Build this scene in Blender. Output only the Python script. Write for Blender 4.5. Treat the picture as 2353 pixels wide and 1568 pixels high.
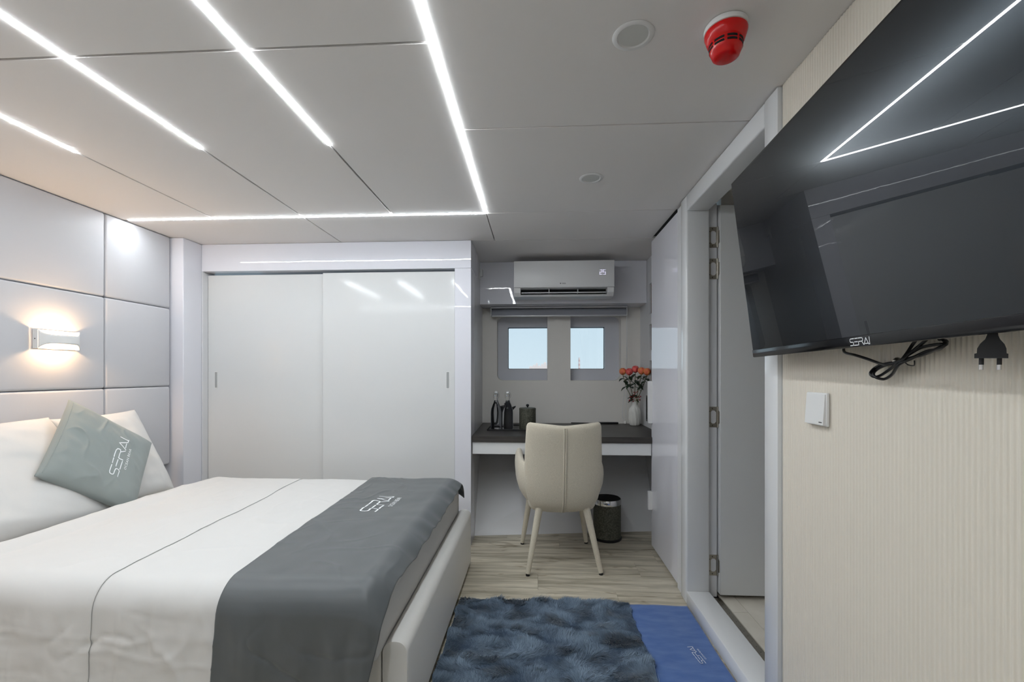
import bpy, bmesh, math, random
import numpy as np
from mathutils import Vector, Matrix, noise

for o in list(bpy.data.objects):
    bpy.data.objects.remove(o, do_unlink=True)
scene = bpy.context.scene
COL = scene.collection
R = math.radians
random.seed(7)

# ------------------------------------------------------------------ camera
IMG_W, IMG_H, FPX = 2353.0, 1568.0, 1018.0
HOR = 858.0                      # horizon row in the photograph
YAW = R(3.12)
CAMH = 1.183
cam = bpy.data.cameras.new('camera'); camo = bpy.data.objects.new('camera', cam)
COL.objects.link(camo); scene.camera = camo
camo.location = (0, 0, CAMH); camo.rotation_euler = (R(90), 0, YAW)
cam.sensor_width = 36.0; cam.lens = FPX / IMG_W * 36.0
cam.shift_y = (HOR - IMG_H / 2) / IMG_W
cam.clip_start = 0.02; cam.clip_end = 8000

# ------------------------------------------------------------------ world, exposure
world = bpy.data.worlds.new('sky'); scene.world = world; world.use_nodes = True
wn = world.node_tree.nodes; wl = world.node_tree.links
bg = wn['Background']
tc = wn.new('ShaderNodeTexCoord'); sep = wn.new('ShaderNodeSeparateXYZ'); ramp = wn.new('ShaderNodeValToRGB')
wl.new(tc.outputs['Generated'], sep.inputs[0]); wl.new(sep.outputs['Z'], ramp.inputs[0])
ramp.color_ramp.elements[0].color = (0.68, 0.80, 0.86, 1); ramp.color_ramp.elements[0].position = 0.0
ramp.color_ramp.elements[1].color = (0.42, 0.60, 0.74, 1); ramp.color_ramp.elements[1].position = 0.6
wl.new(ramp.outputs[0], bg.inputs[0]); bg.inputs[1].default_value = 1.08
vs = scene.view_settings
vs.view_transform = 'Standard'; vs.look = 'None'; vs.gamma = 1.0; vs.use_curve_mapping = False
vs.exposure = 0.0
LED_STRENGTH = 88.0
SCONCE_STRENGTH = 520.0

sun = bpy.data.lights.new('sun', 'SUN'); suno = bpy.data.objects.new('sun', sun); COL.objects.link(suno)
sun.energy = 2.6; sun.angle = R(2); suno.rotation_euler = (R(52), 0, R(12)); suno.location = (0, -20, 30)

# ------------------------------------------------------------------ pixel helpers
CT, ST = math.cos(YAW), math.sin(YAW)
CAMP = Vector((0, 0, CAMH))
def ray(px, py):
    u = (px - IMG_W / 2) / FPX; v = (HOR - py) / FPX
    return Vector((u * CT - ST, CT + u * ST, v))
def atX(px, py, X): d = ray(px, py); return CAMP + d * (X / d.x)
def atY(px, py, Y): d = ray(px, py); return CAMP + d * (Y / d.y)
def atZ(px, py, Z): d = ray(px, py); return CAMP + d * ((Z - CAMH) / d.z)

# ------------------------------------------------------------------ materials
def srgb(r, g, b):
    f = lambda c: (c / 255 / 12.92) if c / 255 <= 0.04045 else ((c / 255 + 0.055) / 1.055) ** 2.4
    return (f(r), f(g), f(b), 1)
def mat(name, col, rough=0.5, spec=0.5, metal=0.0, coat=0.0, coat_rough=0.03, emit=None, estr=0.0,
        bump=None, var=None, sheen=0.0, coords='Object', trans=0.0, ior=1.45):
    """bump=(scale xyz, strength, distance); var=(scale xyz, colour2, lo, hi)"""
    m = bpy.data.materials.new(name); m.use_nodes = True
    n = m.node_tree.nodes; l = m.node_tree.links; b = n['Principled BSDF']
    b.inputs['Base Color'].default_value = col; b.inputs['Roughness'].default_value = rough
    b.inputs['Specular IOR Level'].default_value = spec; b.inputs['Metallic'].default_value = metal
    b.inputs['Coat Weight'].default_value = coat; b.inputs['Coat Roughness'].default_value = coat_rough
    b.inputs['Sheen Weight'].default_value = sheen
    b.inputs['Transmission Weight'].default_value = trans; b.inputs['IOR'].default_value = ior
    if emit is not None:
        b.inputs['Emission Color'].default_value = emit; b.inputs['Emission Strength'].default_value = estr
    def tex(scale, detail=3):
        t = n.new('ShaderNodeTexCoord'); mp = n.new('ShaderNodeMapping'); nz = n.new('ShaderNodeTexNoise')
        mp.inputs['Scale'].default_value = scale; nz.inputs['Scale'].default_value = 1.0
        nz.inputs['Detail'].default_value = detail
        l.new(t.outputs[coords], mp.inputs[0]); l.new(mp.outputs[0], nz.inputs['Vector'])
        return nz
    if bump:
        nz = tex(bump[0]); bn = n.new('ShaderNodeBump')
        bn.inputs['Strength'].default_value = bump[1]; bn.inputs['Distance'].default_value = bump[2]
        l.new(nz.outputs[0], bn.inputs['Height']); l.new(bn.outputs[0], b.inputs['Normal'])
        if coat: l.new(bn.outputs[0], b.inputs['Coat Normal'])
    if var:
        nz = tex(var[0], 4); cr = n.new('ShaderNodeValToRGB')
        cr.color_ramp.elements[0].position = var[2]; cr.color_ramp.elements[1].position = var[3]
        cr.color_ramp.elements[0].color = col; cr.color_ramp.elements[1].color = var[1]
        l.new(nz.outputs[0], cr.inputs[0]); l.new(cr.outputs[0], b.inputs['Base Color'])
    return m

M = {}
M['ceiling'] = mat('ceiling_panel', srgb(231, 228, 226), 0.55, 0.3, bump=((60, 60, 60), 0.03, 0.002))
M['gap'] = mat('dark_gap', srgb(70, 66, 63), 0.8)
M['void'] = mat('dark_void', srgb(18, 16, 15), 0.8)
M['led'] = mat('led_diffuser', (1, 1, 1, 1), 0.5, emit=(0.90, 0.96, 1.0, 1), estr=LED_STRENGTH)
M['gloss'] = mat('gloss_white_panel', srgb(224, 224, 231), 0.018, 0.5, bump=((7, 7, 7), 0.035, 0.01))
M['door_white'] = mat('satin_white_door', srgb(214, 215, 215), 0.10, 0.5, bump=((4, 4, 4), 0.03, 0.01))
M['white'] = mat('white_laminate', srgb(218, 218, 220), 0.35, 0.4)
M['whitegloss'] = mat('white_gloss_paint', srgb(220, 221, 222), 0.12, 0.5, bump=((7, 7, 7), 0.04, 0.01))
M['leather'] = mat('white_leather', srgb(196, 196, 200), 0.5, 0.4, bump=((140, 140, 140), 0.06, 0.002))
M['bedleather'] = mat('bed_white_leather', srgb(238, 236, 232), 0.42, 0.4, bump=((120, 120, 120), 0.05, 0.002))
M['grey_panel'] = mat('grey_side_panel', srgb(212, 212, 214), 0.3, 0.4, bump=((50, 50, 8), 0.05, 0.002))
M['cream'] = mat('cream_wall', srgb(232, 228, 222), 0.6, 0.3)
M['rib'] = mat('ribbed_cream', srgb(221, 214, 201), 0.55, 0.3)
M['reveal'] = mat('window_surround', srgb(206, 207, 214), 0.4, 0.4)
M['cup'] = mat('pull_recess', srgb(160, 162, 162), 0.4)
M['rubber'] = mat('rubber_black', srgb(28, 28, 30), 0.6)
M['black'] = mat('black_plastic', srgb(22, 22, 24), 0.35)
M['blackgloss'] = mat('black_gloss_bezel', srgb(16, 16, 18), 0.12, 0.5)
M['screen'] = SCR = mat('tv_screen_glass', srgb(10, 10, 12), 0.2, 0.3, coat=1.0, coat_rough=0.005)
SCR.node_tree.nodes['Principled BSDF'].inputs['Coat IOR'].default_value = 1.38
SCR.node_tree.nodes['Principled BSDF'].inputs['Specular Tint'].default_value = (0.62, 0.82, 1.0, 1)
M['steel'] = mat('brushed_steel', srgb(170, 165, 155), 0.35, metal=1.0, bump=((30, 30, 300), 0.08, 0.001))
M['chrome'] = mat('chrome', srgb(215, 215, 215), 0.1, metal=1.0)
M['alu'] = mat('aluminium', srgb(205, 205, 207), 0.35, metal=0.3)
M['desk'] = mat('desk_dark_oak', srgb(52, 49, 47), 0.4, 0.4, bump=((6, 220, 220), 0.2, 0.002), var=((4, 90, 90), srgb(74, 70, 67), 0.35, 0.75))
M['linen'] = mat('chair_linen', srgb(212, 204, 187), 0.85, 0.2, bump=((900, 260, 900), 0.25, 0.002), var=((240, 60, 420), srgb(190, 182, 164), 0.3, 0.75), sheen=0.2)
M['cotton'] = mat('white_cotton', srgb(208, 207, 205), 0.8, 0.2, bump=((14, 14, 14), 0.12, 0.01), sheen=0.15)
M['cotton_cream'] = mat('cream_cotton', srgb(236, 232, 224), 0.8, 0.2, bump=((16, 16, 16), 0.14, 0.01), sheen=0.15)
M['satin'] = mat('runner_satin', srgb(82, 86, 88), 0.38, 0.5, bump=((60, 900, 60), 0.06, 0.001), sheen=0.15)
M['sage'] = mat('cushion_sage', srgb(140, 147, 145), 0.75, 0.25, bump=((26, 26, 26), 0.12, 0.006), sheen=0.2)
M['print'] = mat('white_print', srgb(238, 240, 242), 0.6, 0.2)
M['red'] = mat('red_plastic', srgb(205, 8, 10), 0.22, 0.5)
M['wplastic'] = mat('white_plastic', srgb(225, 225, 224), 0.35, 0.4)
M['acplastic'] = mat('aircon_plastic', srgb(226, 226, 226), 0.3, 0.4)
M['diffuser'] = mat('unlit_diffuser', srgb(204, 205, 202), 0.5, 0.3)
M['brownwood'] = mat('brown_wood', srgb(120, 92, 68), 0.5, 0.3, var=((8, 8, 90), srgb(96, 72, 52), 0.3, 0.7))
M['shagreen'] = mat('grey_green_leatherette', srgb(96, 96, 84), 0.5, 0.4, bump=((160, 160, 160), 0.4, 0.002), var=((120, 120, 120), srgb(66, 66, 58), 0.4, 0.62))
M['ceramic'] = mat('white_ceramic', srgb(228, 226, 220), 0.25, 0.5)
M['stem'] = mat('flower_stem', srgb(86, 88, 42), 0.5)
M['leaf'] = mat('rose_leaf', srgb(34, 52, 34), 0.45, 0.4, var=((60, 60, 60), srgb(48, 66, 44), 0.35, 0.7))
M['petal'] = mat('coral_petal', srgb(240, 116, 92), 0.5, 0.3, var=((40, 40, 40), srgb(240, 156, 92), 0.42, 0.62))
M['petalpink'] = mat('pink_petal', srgb(240, 118, 112), 0.5, 0.3, var=((40, 40, 40), srgb(222, 78, 78), 0.42, 0.62))
M['berry'] = mat('red_berry', srgb(176, 52, 58), 0.35, 0.4)
M['rug'] = mat('rug_backing', srgb(40, 62, 88), 0.9)
M['mat'] = mat('blue_mat_fabric', srgb(70, 102, 160), 0.9, 0.1, bump=((220, 220, 220), 0.3, 0.002), var=((9, 26, 9), srgb(92, 120, 172), 0.35, 0.7), sheen=0.3)
M['tile'] = mat('bath_tile', srgb(214, 208, 196), 0.4, 0.4, var=((9, 9, 9), srgb(202, 195, 182), 0.35, 0.7))
M['warm'] = mat('sconce_diffuser', (1, 0.85, 0.6, 1), 0.5, emit=(1.0, 0.64, 0.34, 1), estr=SCONCE_STRENGTH)
M['digits'] = mat('lit_digits', (1, 1, 1, 1), 0.5, emit=(0.72, 0.68, 1.0, 1), estr=0.7)
M['ink'] = mat('dark_ink', srgb(60, 62, 64), 0.6)
M['blind'] = mat('blind_fabric', srgb(150, 152, 160), 0.7, 0.2, bump=((400, 400, 400), 0.1, 0.001))
M['bin_liner'] = mat('bin_inner', srgb(14, 14, 14), 0.6)
M['citywall'] = mat('far_buildings', srgb(232, 214, 206), 0.8)
M['stripe'] = mat('chimney_red', srgb(214, 176, 172), 0.8)
M['sea'] = mat('sea_water', srgb(70, 100, 112), 0.15, bump=((0.3, 0.3, 0.3), 0.3, 0.3))

def glass_mat(name, tint, fac_rough=0.0):
    m = bpy.data.materials.new(name); m.use_nodes = True
    n = m.node_tree.nodes; l = m.node_tree.links; n.clear()
    out = n.new('ShaderNodeOutputMaterial'); mix = n.new('ShaderNodeMixShader')
    tr = n.new('ShaderNodeBsdfTransparent'); gl = n.new('ShaderNodeBsdfGlossy'); fr = n.new('ShaderNodeFresnel')
    tr.inputs[0].default_value = tint; gl.inputs['Roughness'].default_value = fac_rough; fr.inputs[0].default_value = 1.45
    l.new(fr.outputs[0], mix.inputs[0]); l.new(tr.outputs[0], mix.inputs[1]); l.new(gl.outputs[0], mix.inputs[2])
    l.new(mix.outputs[0], out.inputs[0]); return m
M['pane'] = glass_mat('window_glass', (0.95, 0.98, 1.0, 1))
M['bottle'] = mat('bottle_glass_water', srgb(226, 230, 238), 0.0, 0.5, trans=1.0, ior=1.36)
M['clearglass'] = mat('clear_glass', (1, 1, 1, 1), 0.0, 0.5, trans=1.0, ior=1.45)

def plank_mat():
    m = bpy.data.materials.new('oak_plank'); m.use_nodes = True
    n = m.node_tree.nodes; l = m.node_tree.links; b = n['Principled BSDF']
    t = n.new('ShaderNodeTexCoord'); oi = n.new('ShaderNodeObjectInfo'); add = n.new('ShaderNodeVectorMath')
    mul = n.new('ShaderNodeMath'); mul.operation = 'MULTIPLY'; mul.inputs[1].default_value = 37.0
    cmb = n.new('ShaderNodeCombineXYZ')
    l.new(oi.outputs['Random'], mul.inputs[0])
    for i in range(3): l.new(mul.outputs[0], cmb.inputs[i])
    l.new(t.outputs['Object'], add.inputs[0]); l.new(cmb.outputs[0], add.inputs[1])
    def nz(scale, detail, dist=0.0):
        mp = n.new('ShaderNodeMapping'); mp.inputs['Scale'].default_value = scale
        x = n.new('ShaderNodeTexNoise'); x.inputs['Scale'].default_value = 1; x.inputs['Detail'].default_value = detail
        x.inputs['Distortion'].default_value = dist
        l.new(add.outputs[0], mp.inputs[0]); l.new(mp.outputs[0], x.inputs['Vector']); return x
    g1 = nz((2.2, 26, 1), 6, 0.6); g2 = nz((7, 160, 1), 3); k = nz((4.5, 14, 1), 2, 1.2)
    r1 = n.new('ShaderNodeValToRGB'); r1.color_ramp.elements[0].color = srgb(152, 144, 126); r1.color_ramp.elements[1].color = srgb(210, 202, 184)
    r1.color_ramp.elements[0].position = 0.3; r1.color_ramp.elements[1].position = 0.62
    l.new(g1.outputs[0], r1.inputs[0])
    r2 = n.new('ShaderNodeValToRGB'); r2.color_ramp.elements[0].color = (0.72, 0.7, 0.66, 1); r2.color_ramp.elements[1].color = (1, 1, 1, 1)
    r2.color_ramp.elements[0].position = 0.3; r2.color_ramp.elements[1].position = 0.6
    l.new(g2.outputs[0], r2.inputs[0])
    r3 = n.new('ShaderNodeValToRGB'); r3.color_ramp.elements[0].color = (0.5, 0.44, 0.36, 1); r3.color_ramp.elements[1].color = (1, 1, 1, 1)
    r3.color_ramp.elements[0].position = 0.27; r3.color_ramp.elements[1].position = 0.4
    l.new(k.outputs[0], r3.inputs[0])
    m1 = n.new('ShaderNodeMixRGB'); m1.blend_type = 'MULTIPLY'; m1.inputs[0].default_value = 0.6
    m2 = n.new('ShaderNodeMixRGB'); m2.blend_type = 'MULTIPLY'; m2.inputs[0].default_value = 0.8
    l.new(r1.outputs[0], m1.inputs[1]); l.new(r2.outputs[0], m1.inputs[2])
    l.new(m1.outputs[0], m2.inputs[1]); l.new(r3.outputs[0], m2.inputs[2])
    br = n.new('ShaderNodeMapRange'); br.inputs['To Min'].default_value = 0.86; br.inputs['To Max'].default_value = 1.08
    l.new(oi.outputs['Random'], br.inputs['Value'])
    m3 = n.new('ShaderNodeVectorMath'); m3.operation = 'SCALE'
    l.new(m2.outputs[0], m3.inputs[0]); l.new(br.outputs[0], m3.inputs['Scale']); l.new(m3.outputs[0], b.inputs['Base Color'])
    b.inputs['Roughness'].default_value = 0.42; b.inputs['Specular IOR Level'].default_value = 0.4
    return m
M['plank'] = plank_mat()

def pile_mat():
    m = bpy.data.materials.new('rug_pile'); m.use_nodes = True
    n = m.node_tree.nodes; l = m.node_tree.links; b = n['Principled BSDF']
    a = n.new('ShaderNodeAttribute'); a.attribute_name = 'tone'
    r = n.new('ShaderNodeValToRGB'); r.color_ramp.elements[0].color = srgb(40, 62, 86); r.color_ramp.elements[1].color = srgb(128, 148, 168)
    l.new(a.outputs['Fac'], r.inputs[0]); l.new(r.outputs[0], b.inputs['Base Color'])
    b.inputs['Roughness'].default_value = 0.55; b.inputs['Specular IOR Level'].default_value = 0.35
    b.inputs['Sheen Weight'].default_value = 0.3
    return m
M['pile'] = pile_mat()

# ------------------------------------------------------------------ object helpers
WL = {}      # world location of every object's origin
def link(o, parent, origin):
    COL.objects.link(o)
    if parent is not None:
        o.parent = parent; o.location = Vector(origin) - WL[parent]
    else:
        o.location = origin
    WL[o] = Vector(origin); return o
def tag(o, label, cat=None, group=None, kind=None):
    o['label'] = label
    if cat: o['category'] = cat
    if group: o['group'] = group
    if kind: o['kind'] = kind
    return o
def empty(name, loc, label=None, cat=None, group=None, kind=None):
    o = bpy.data.objects.new(name, None); o.empty_display_size = 0.1
    link(o, None, Vector(loc))
    if label: tag(o, label, cat, group, kind)
    return o
def mesh(name, verts, faces, m, parent=None, smooth=False, local=False, angle=40):
    verts = [Vector(v) for v in verts]
    me = bpy.data.meshes.new(name)
    if local: org = Vector((0, 0, 0))
    else:
        xs = [v.x for v in verts]; ys = [v.y for v in verts]; zs = [v.z for v in verts]
        org = Vector(((min(xs) + max(xs)) / 2, (min(ys) + max(ys)) / 2, min(zs)))
    me.from_pydata([v - org for v in verts], [], faces); me.update()
    bm = bmesh.new(); bm.from_mesh(me); bmesh.ops.recalc_face_normals(bm, faces=bm.faces); bm.to_mesh(me); bm.free()
    if smooth:
        me.polygons.foreach_set('use_smooth', [True] * len(me.polygons)); me.set_sharp_from_angle(angle=R(angle))
    me.materials.append(m)
    o = bpy.data.objects.new(name, me)
    if local:
        COL.objects.link(o)
        if parent is not None: o.parent = parent
        WL[o] = Vector((0, 0, 0)); return o
    return link(o, parent, org)
def bm_out(bm):
    bm.verts.index_update()
    v = [x.co.copy() for x in bm.verts]; f = [[x.index for x in p.verts] for p in bm.faces]; bm.free(); return v, f
def box_geo(x0, x1, y0, y1, z0, z1, bevel=0.0, seg=2, xf=None):
    bm = bmesh.new(); bmesh.ops.create_cube(bm, size=1)
    for v in bm.verts:
        v.co = Vector(((x0 + x1) / 2 + v.co.x * (x1 - x0), (y0 + y1) / 2 + v.co.y * (y1 - y0), (z0 + z1) / 2 + v.co.z * (z1 - z0)))
    if bevel > 0: bmesh.ops.bevel(bm, geom=list(bm.edges), offset=bevel, segments=seg, profile=0.5, affect='EDGES', clamp_overlap=True)
    v, f = bm_out(bm)
    if xf: v = [xf(p) for p in v]
    return v, f
def box(name, x0, x1, y0, y1, z0, z1, m, parent=None, bevel=0.0, seg=2, xf=None, local=False):
    v, f = box_geo(x0, x1, y0, y1, z0, z1, bevel, seg, xf)
    return mesh(name, v, f, m, parent, smooth=bevel > 0, local=local)
def join(*geos):
    V, F = [], []
    for v, f in geos:
        k = len(V); V += list(v); F += [[i + k for i in p] for p in f]
    return V, F
def prism_geo(poly, h0, h1, place):
    """poly: 2-D points; place(a, b, h) -> world"""
    n = len(poly)
    v = [place(a, b, h0) for a, b in poly] + [place(a, b, h1) for a, b in poly]
    f = [list(range(n))[::-1], [n + i for i in range(n)]] + [[i, (i + 1) % n, n + (i + 1) % n, n + i] for i in range(n)]
    return v, f
def plate_geo(outer, holes, h0, h1, place):
    bm = bmesh.new(); edges = []
    for loop in [outer] + holes:
        vs_ = [bm.verts.new((a, b, 0)) for a, b in loop]
        edges += [bm.edges.new((vs_[i], vs_[(i + 1) % len(vs_)])) for i in range(len(vs_))]
    bmesh.ops.triangle_fill(bm, edges=edges, use_beauty=True)
    base = list(bm.faces); r = bmesh.ops.extrude_face_region(bm, geom=base)
    for e in r['geom']:
        if isinstance(e, bmesh.types.BMVert): e.co.z = 1
    v, f = bm_out(bm)
    return [place(p.x, p.y, h0 + (h1 - h0) * p.z) for p in v], f
def rrect(x0, x1, y0, y1, r, n=5, corners=(1, 1, 1, 1)):
    pts = []
    for k, (cx, cy, a0) in enumerate(((x1 - r, y1 - r, 0), (x0 + r, y1 - r, 90), (x0 + r, y0 + r, 180), (x1 - r, y0 + r, 270))):
        if corners[k]:
            for i in range(n + 1):
                a = R(a0 + 90 * i / n); pts.append((cx + r * math.cos(a), cy + r * math.sin(a)))
        else:
            pts.append(((x1, x0, x0, x1)[k], (y1, y1, y0, y0)[k]))
    return pts
PXY = lambda a, b, h: Vector((a, b, h))
PXZ = lambda a, b, h: Vector((a, h, b))
PYZ = lambda a, b, h: Vector((h, a, b))
def lathe_geo(prof, c, n=32, rmod=None, axis=None):
    """prof [(r, z)], centre c; open ends are capped when r > 0"""
    V, F = [], []
    for r, z in prof:
        for i in range(n):
            a = 2 * math.pi * i / n; rr = r * (rmod(a, z) if rmod else 1)
            V.append(Vector((c[0] + rr * math.cos(a), c[1] + rr * math.sin(a), c[2] + z)))
    for j in range(len(prof) - 1):
        for i in range(n):
            k = (i + 1) % n; F.append([j * n + i, j * n + k, (j + 1) * n + k, (j + 1) * n + i])
    F.append(list(range(n))[::-1]); F.append([(len(prof) - 1) * n + i for i in range(n)])
    return V, F
def lathe(name, prof, c, m, parent=None, n=32, rmod=None, local=False, angle=40):
    v, f = lathe_geo(prof, c, n, rmod); return mesh(name, v, f, m, parent, True, local, angle)
def smooth_path(pts, k=6):
    P = [Vector(p) for p in pts]; out = []
    for i in range(len(P) - 1):
        a, b, c, d = P[max(i - 1, 0)], P[i], P[i + 1], P[min(i + 2, len(P) - 1)]
        for j in range(k):
            t = j / k
            out.append(0.5 * (2 * b + (c - a) * t + (2 * a - 5 * b + 4 * c - d) * t * t + (3 * b - a - 3 * c + d) * t ** 3))
    out.append(P[-1]); return out
def tube_geo(path, rad, n=8):
    P = [Vector(p) for p in path]; V, F = [], []; up = None
    for i, p in enumerate(P):
        t = (P[min(i + 1, len(P) - 1)] - P[max(i - 1, 0)]).normalized()
        if up is None:
            up = t.orthogonal().normalized()
        up = (up - t * up.dot(t)).normalized(); s = t.cross(up)
        r = rad(i / (len(P) - 1)) if callable(rad) else rad
        for k in range(n):
            a = 2 * math.pi * k / n; V.append(p + (up * math.cos(a) + s * math.sin(a)) * r)
    for j in range(len(P) - 1):
        for i in range(n):
            k = (i + 1) % n; F.append([j * n + i, j * n + k, (j + 1) * n + k, (j + 1) * n + i])
    F.append(list(range(n))[::-1]); F.append([(len(P) - 1) * n + i for i in range(n)])
    return V, F
def tube(name, path, rad, m, parent=None, n=8, local=False):
    v, f = tube_geo(path, rad, n); return mesh(name, v, f, m, parent, True, local, 60)
def grid_geo(fn, nu, nv):
    V = [fn(i / (nu - 1), j / (nv - 1)) for j in range(nv) for i in range(nu)]
    F = [[j * nu + i, j * nu + i + 1, (j + 1) * nu + i + 1, (j + 1) * nu + i] for j in range(nv - 1) for i in range(nu - 1)]
    return V, F
def loft_geo(loops):
    n = len(loops[0]); V = [p for lp in loops for p in lp]; F = []
    for j in range(len(loops) - 1):
        for i in range(n):
            k = (i + 1) % n; F.append([j * n + i, j * n + k, (j + 1) * n + k, (j + 1) * n + i])
    F.append(list(range(n))[::-1]); F.append([(len(loops) - 1) * n + i for i in range(n)])
    return V, F
def dup(o, parent, world_loc):
    c = o.copy(); return link(c, parent, Vector(world_loc))
def nz3(x, y, z=0.0): return noise.noise(Vector((x, y, z)))
def solid(o, t, off=-1.0):
    md = o.modifiers.new('thickness', 'SOLIDIFY'); md.thickness = t; md.offset = off

LOGO = [[(.95, 1), (.2, 1), (.04, .93), (0, .8), (0, .68), (.06, .55), (.2, .5), (.58, .5), (.72, .44), (.76, .3), (.74, .12), (.62, 0), (0, 0)],
        [(1.15, 1), (1.75, 1)], [(.98, .5), (1.75, .5)], [(.86, 0), (1.75, 0)],
        [(1.9, 1), (2.68, 1), (2.85, .92), (2.88, .75), (2.85, .58), (2.68, .5), (1.98, .5), (1.92, .4), (1.9, 0)], [(2.66, .5), (2.98, 0)],
        [(3.12, 0), (3.58, .92), (4.06, 0), (4.3, 0), (4.3, 1)], [(3.34, .1), (3.86, .1)]]
def logo_geo(place, w=0.11, sub=3):
    """SERAI word mark: strokes in a 4.3 x 1 frame, place(x, y) -> world point"""
    V, F = [], []
    for st in LOGO:
        for (ax, ay), (bx, by) in zip(st[:-1], st[1:]):
            d = Vector((bx - ax, by - ay)); L = d.length; d /= L; nrm = Vector((-d.y, d.x)) * w / 2
            k = max(1, int(sub * L)) + 1
            for i in range(k + 1):
                t = -w * .35 + (L + w * .7) * i / k
                for sgn in (1, -1):
                    V.append(place(ax + d.x * t + nrm.x * sgn, ay + d.y * t + nrm.y * sgn))
            b = len(V) - 2 * (k + 1)
            for i in range(k): F.append([b + 2 * i, b + 2 * i + 1, b + 2 * i + 3, b + 2 * i + 2])
    return V, F
def text_geo(body, place, size=1.0, sub=False):
    c = bpy.data.curves.new('t', 'FONT'); c.body = body; c.size = size; c.resolution_u = 2
    o = bpy.data.objects.new('t', c); COL.objects.link(o)
    dg = bpy.context.evaluated_depsgraph_get(); dg.update()
    me = bpy.data.meshes.new_from_object(o.evaluated_get(dg))
    V = [place(v.co.x, v.co.y) for v in me.vertices]; F = [list(p.vertices) for p in me.polygons]
    bpy.data.objects.remove(o); bpy.data.curves.remove(c); bpy.data.meshes.remove(me)
    return V, F

# ================================================================== STRUCTURE
ZC = 2.097                    # ceiling
XR, XL = 0.78, -2.45          # right wall face, headboard face
YW = 3.02                     # wardrobe front
YB = -0.62                    # wall behind the camera
XNL, XNR = -0.455, 0.893       # alcove side walls
YWIN = 3.86                   # window wall

# ---- floor with planks
fl = tag(box('floor', -2.55, 1.0, YB, 3.75, -0.03, -0.006, M['gap']), 'pale oak plank floor of the cabin', kind='structure')
PW, PL = 0.19, 1.22
base_meshes = {}
row = 0; y = YB
while y < 3.44:
    off = [0.35, 0.95, 0.1, 0.68, 1.1, 0.5][row % 6]
    x = -2.55 - off
    while x < 0.87:
        a, b = max(x, -2.55), min(x + PL, 0.885)
        if b - a > 0.02:
            L = round(b - a, 3)
            if L not in base_meshes:
                o = box('plank', a + .0006, b - .0006, y + .0006, y + PW - .0006, -0.006, 0.0, M['plank'], fl)
                base_meshes[L] = o
            else:
                dup(base_meshes[L], fl, ((a + b) / 2, y + PW / 2, -0.006))
        x += PL
    y += PW; row += 1

# ---- ceiling: dark carrier above separate panels
ce = tag(box('ceiling', -2.62, 0.92, YB, 3.9, ZC + 0.012, ZC + 0.06, M['gap']), 'low white panelled ceiling with light strips', kind='structure')
LX = [-1.90, -1.36, -0.825, -0.285]
Y1, Y2 = 1.2085, 2.516
GAP = 0.0022
def cpanel(x0, x1, y0, y1, g=GAP):
    box('ceiling_panel', x0 + g, x1 - g, y0 + g, y1 - g, ZC, ZC + 0.0118, M['ceiling'], ce, 0.0015, 1)
xs = [-2.56] + LX
for i in range(4):
    for y0, y1 in ((YB, Y1), (Y1, Y2)):
        cpanel(xs[i], xs[i + 1], y0, y1, 0.004)
cpanel(-2.56, -1.36, Y2, 3.04, 0.0035); cpanel(-1.36, -0.285, Y2, 3.04, 0.0035)
for y0, y1 in ((YB, 1.649), (1.649, 2.52), (2.52, 3.04)):
    cpanel(-0.285, 0.86 if y0 < 2.5 else XR + .004, y0, y1)
box('ceiling_panel', -0.5, 0.9, 3.041, 3.87, ZC, ZC + 0.0118, M['ceiling'], ce)

# ---- light strips set into the panel joints (rounded diffusers)
def led(p0, p1, label):
    """half-round bar from p0 to p1 on the ceiling"""
    d = (Vector(p1) - Vector(p0)); L = d.length; d.normalize(); s = Vector((-d.y, d.x, 0))
    prof = [(-.0088, .0002), (-.0088, -.0005), (-.006, -.0022), (0, -.0030), (.006, -.0022), (.0088, -.0005), (.0088, .0002)]
    loops = [[Vector((p[0], p[1], ZC)) + s * a + Vector((0, 0, b)) for a, b in prof] for p in (p0, p1)]
    v, f = loft_geo(loops)
    o = tag(mesh('led_strip', v, f, M['led']), label, 'light strip', 'linear ceiling lights')
    for p, sg in ((p0, -1), (p1, 1)):
        q = Vector((p[0], p[1], ZC)); lp = [[q + Vector((d.x, d.y, 0)) * (sg * e) + s * a * 1.15 + Vector((0, 0, min(b * 1.25, -.0001))) for a, b in prof] for e in (.0002, .003)]
        if abs(p[0] + 2.425) < .01: mesh('end_cap', *loft_geo(lp), M['wplastic'], o)  # cap added to keep the strip's end-face glow off the headboard
    return o
YA, YE = 0.80, 1.73
led((LX[0], YA), (LX[0], YE), 'short ceiling light strip nearest the padded headboard wall')
led((LX[1], YA), (LX[1], YE), 'second short ceiling light strip from the headboard wall')
led((LX[2], YA), (LX[2], YE), 'third short ceiling light strip from the headboard, over the bed foot')
led((LX[3], 0.02), (LX[3], Y2), 'long ceiling light strip meeting the cross strip at a right angle')
led((-2.425, Y2), (LX[3] - .0092, Y2), 'long cross light strip on the ceiling in front of the wardrobe')
led((-2.425, 0.015), (LX[3] - .0092, 0.015), 'cross light strip on the ceiling behind the camera')

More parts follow.
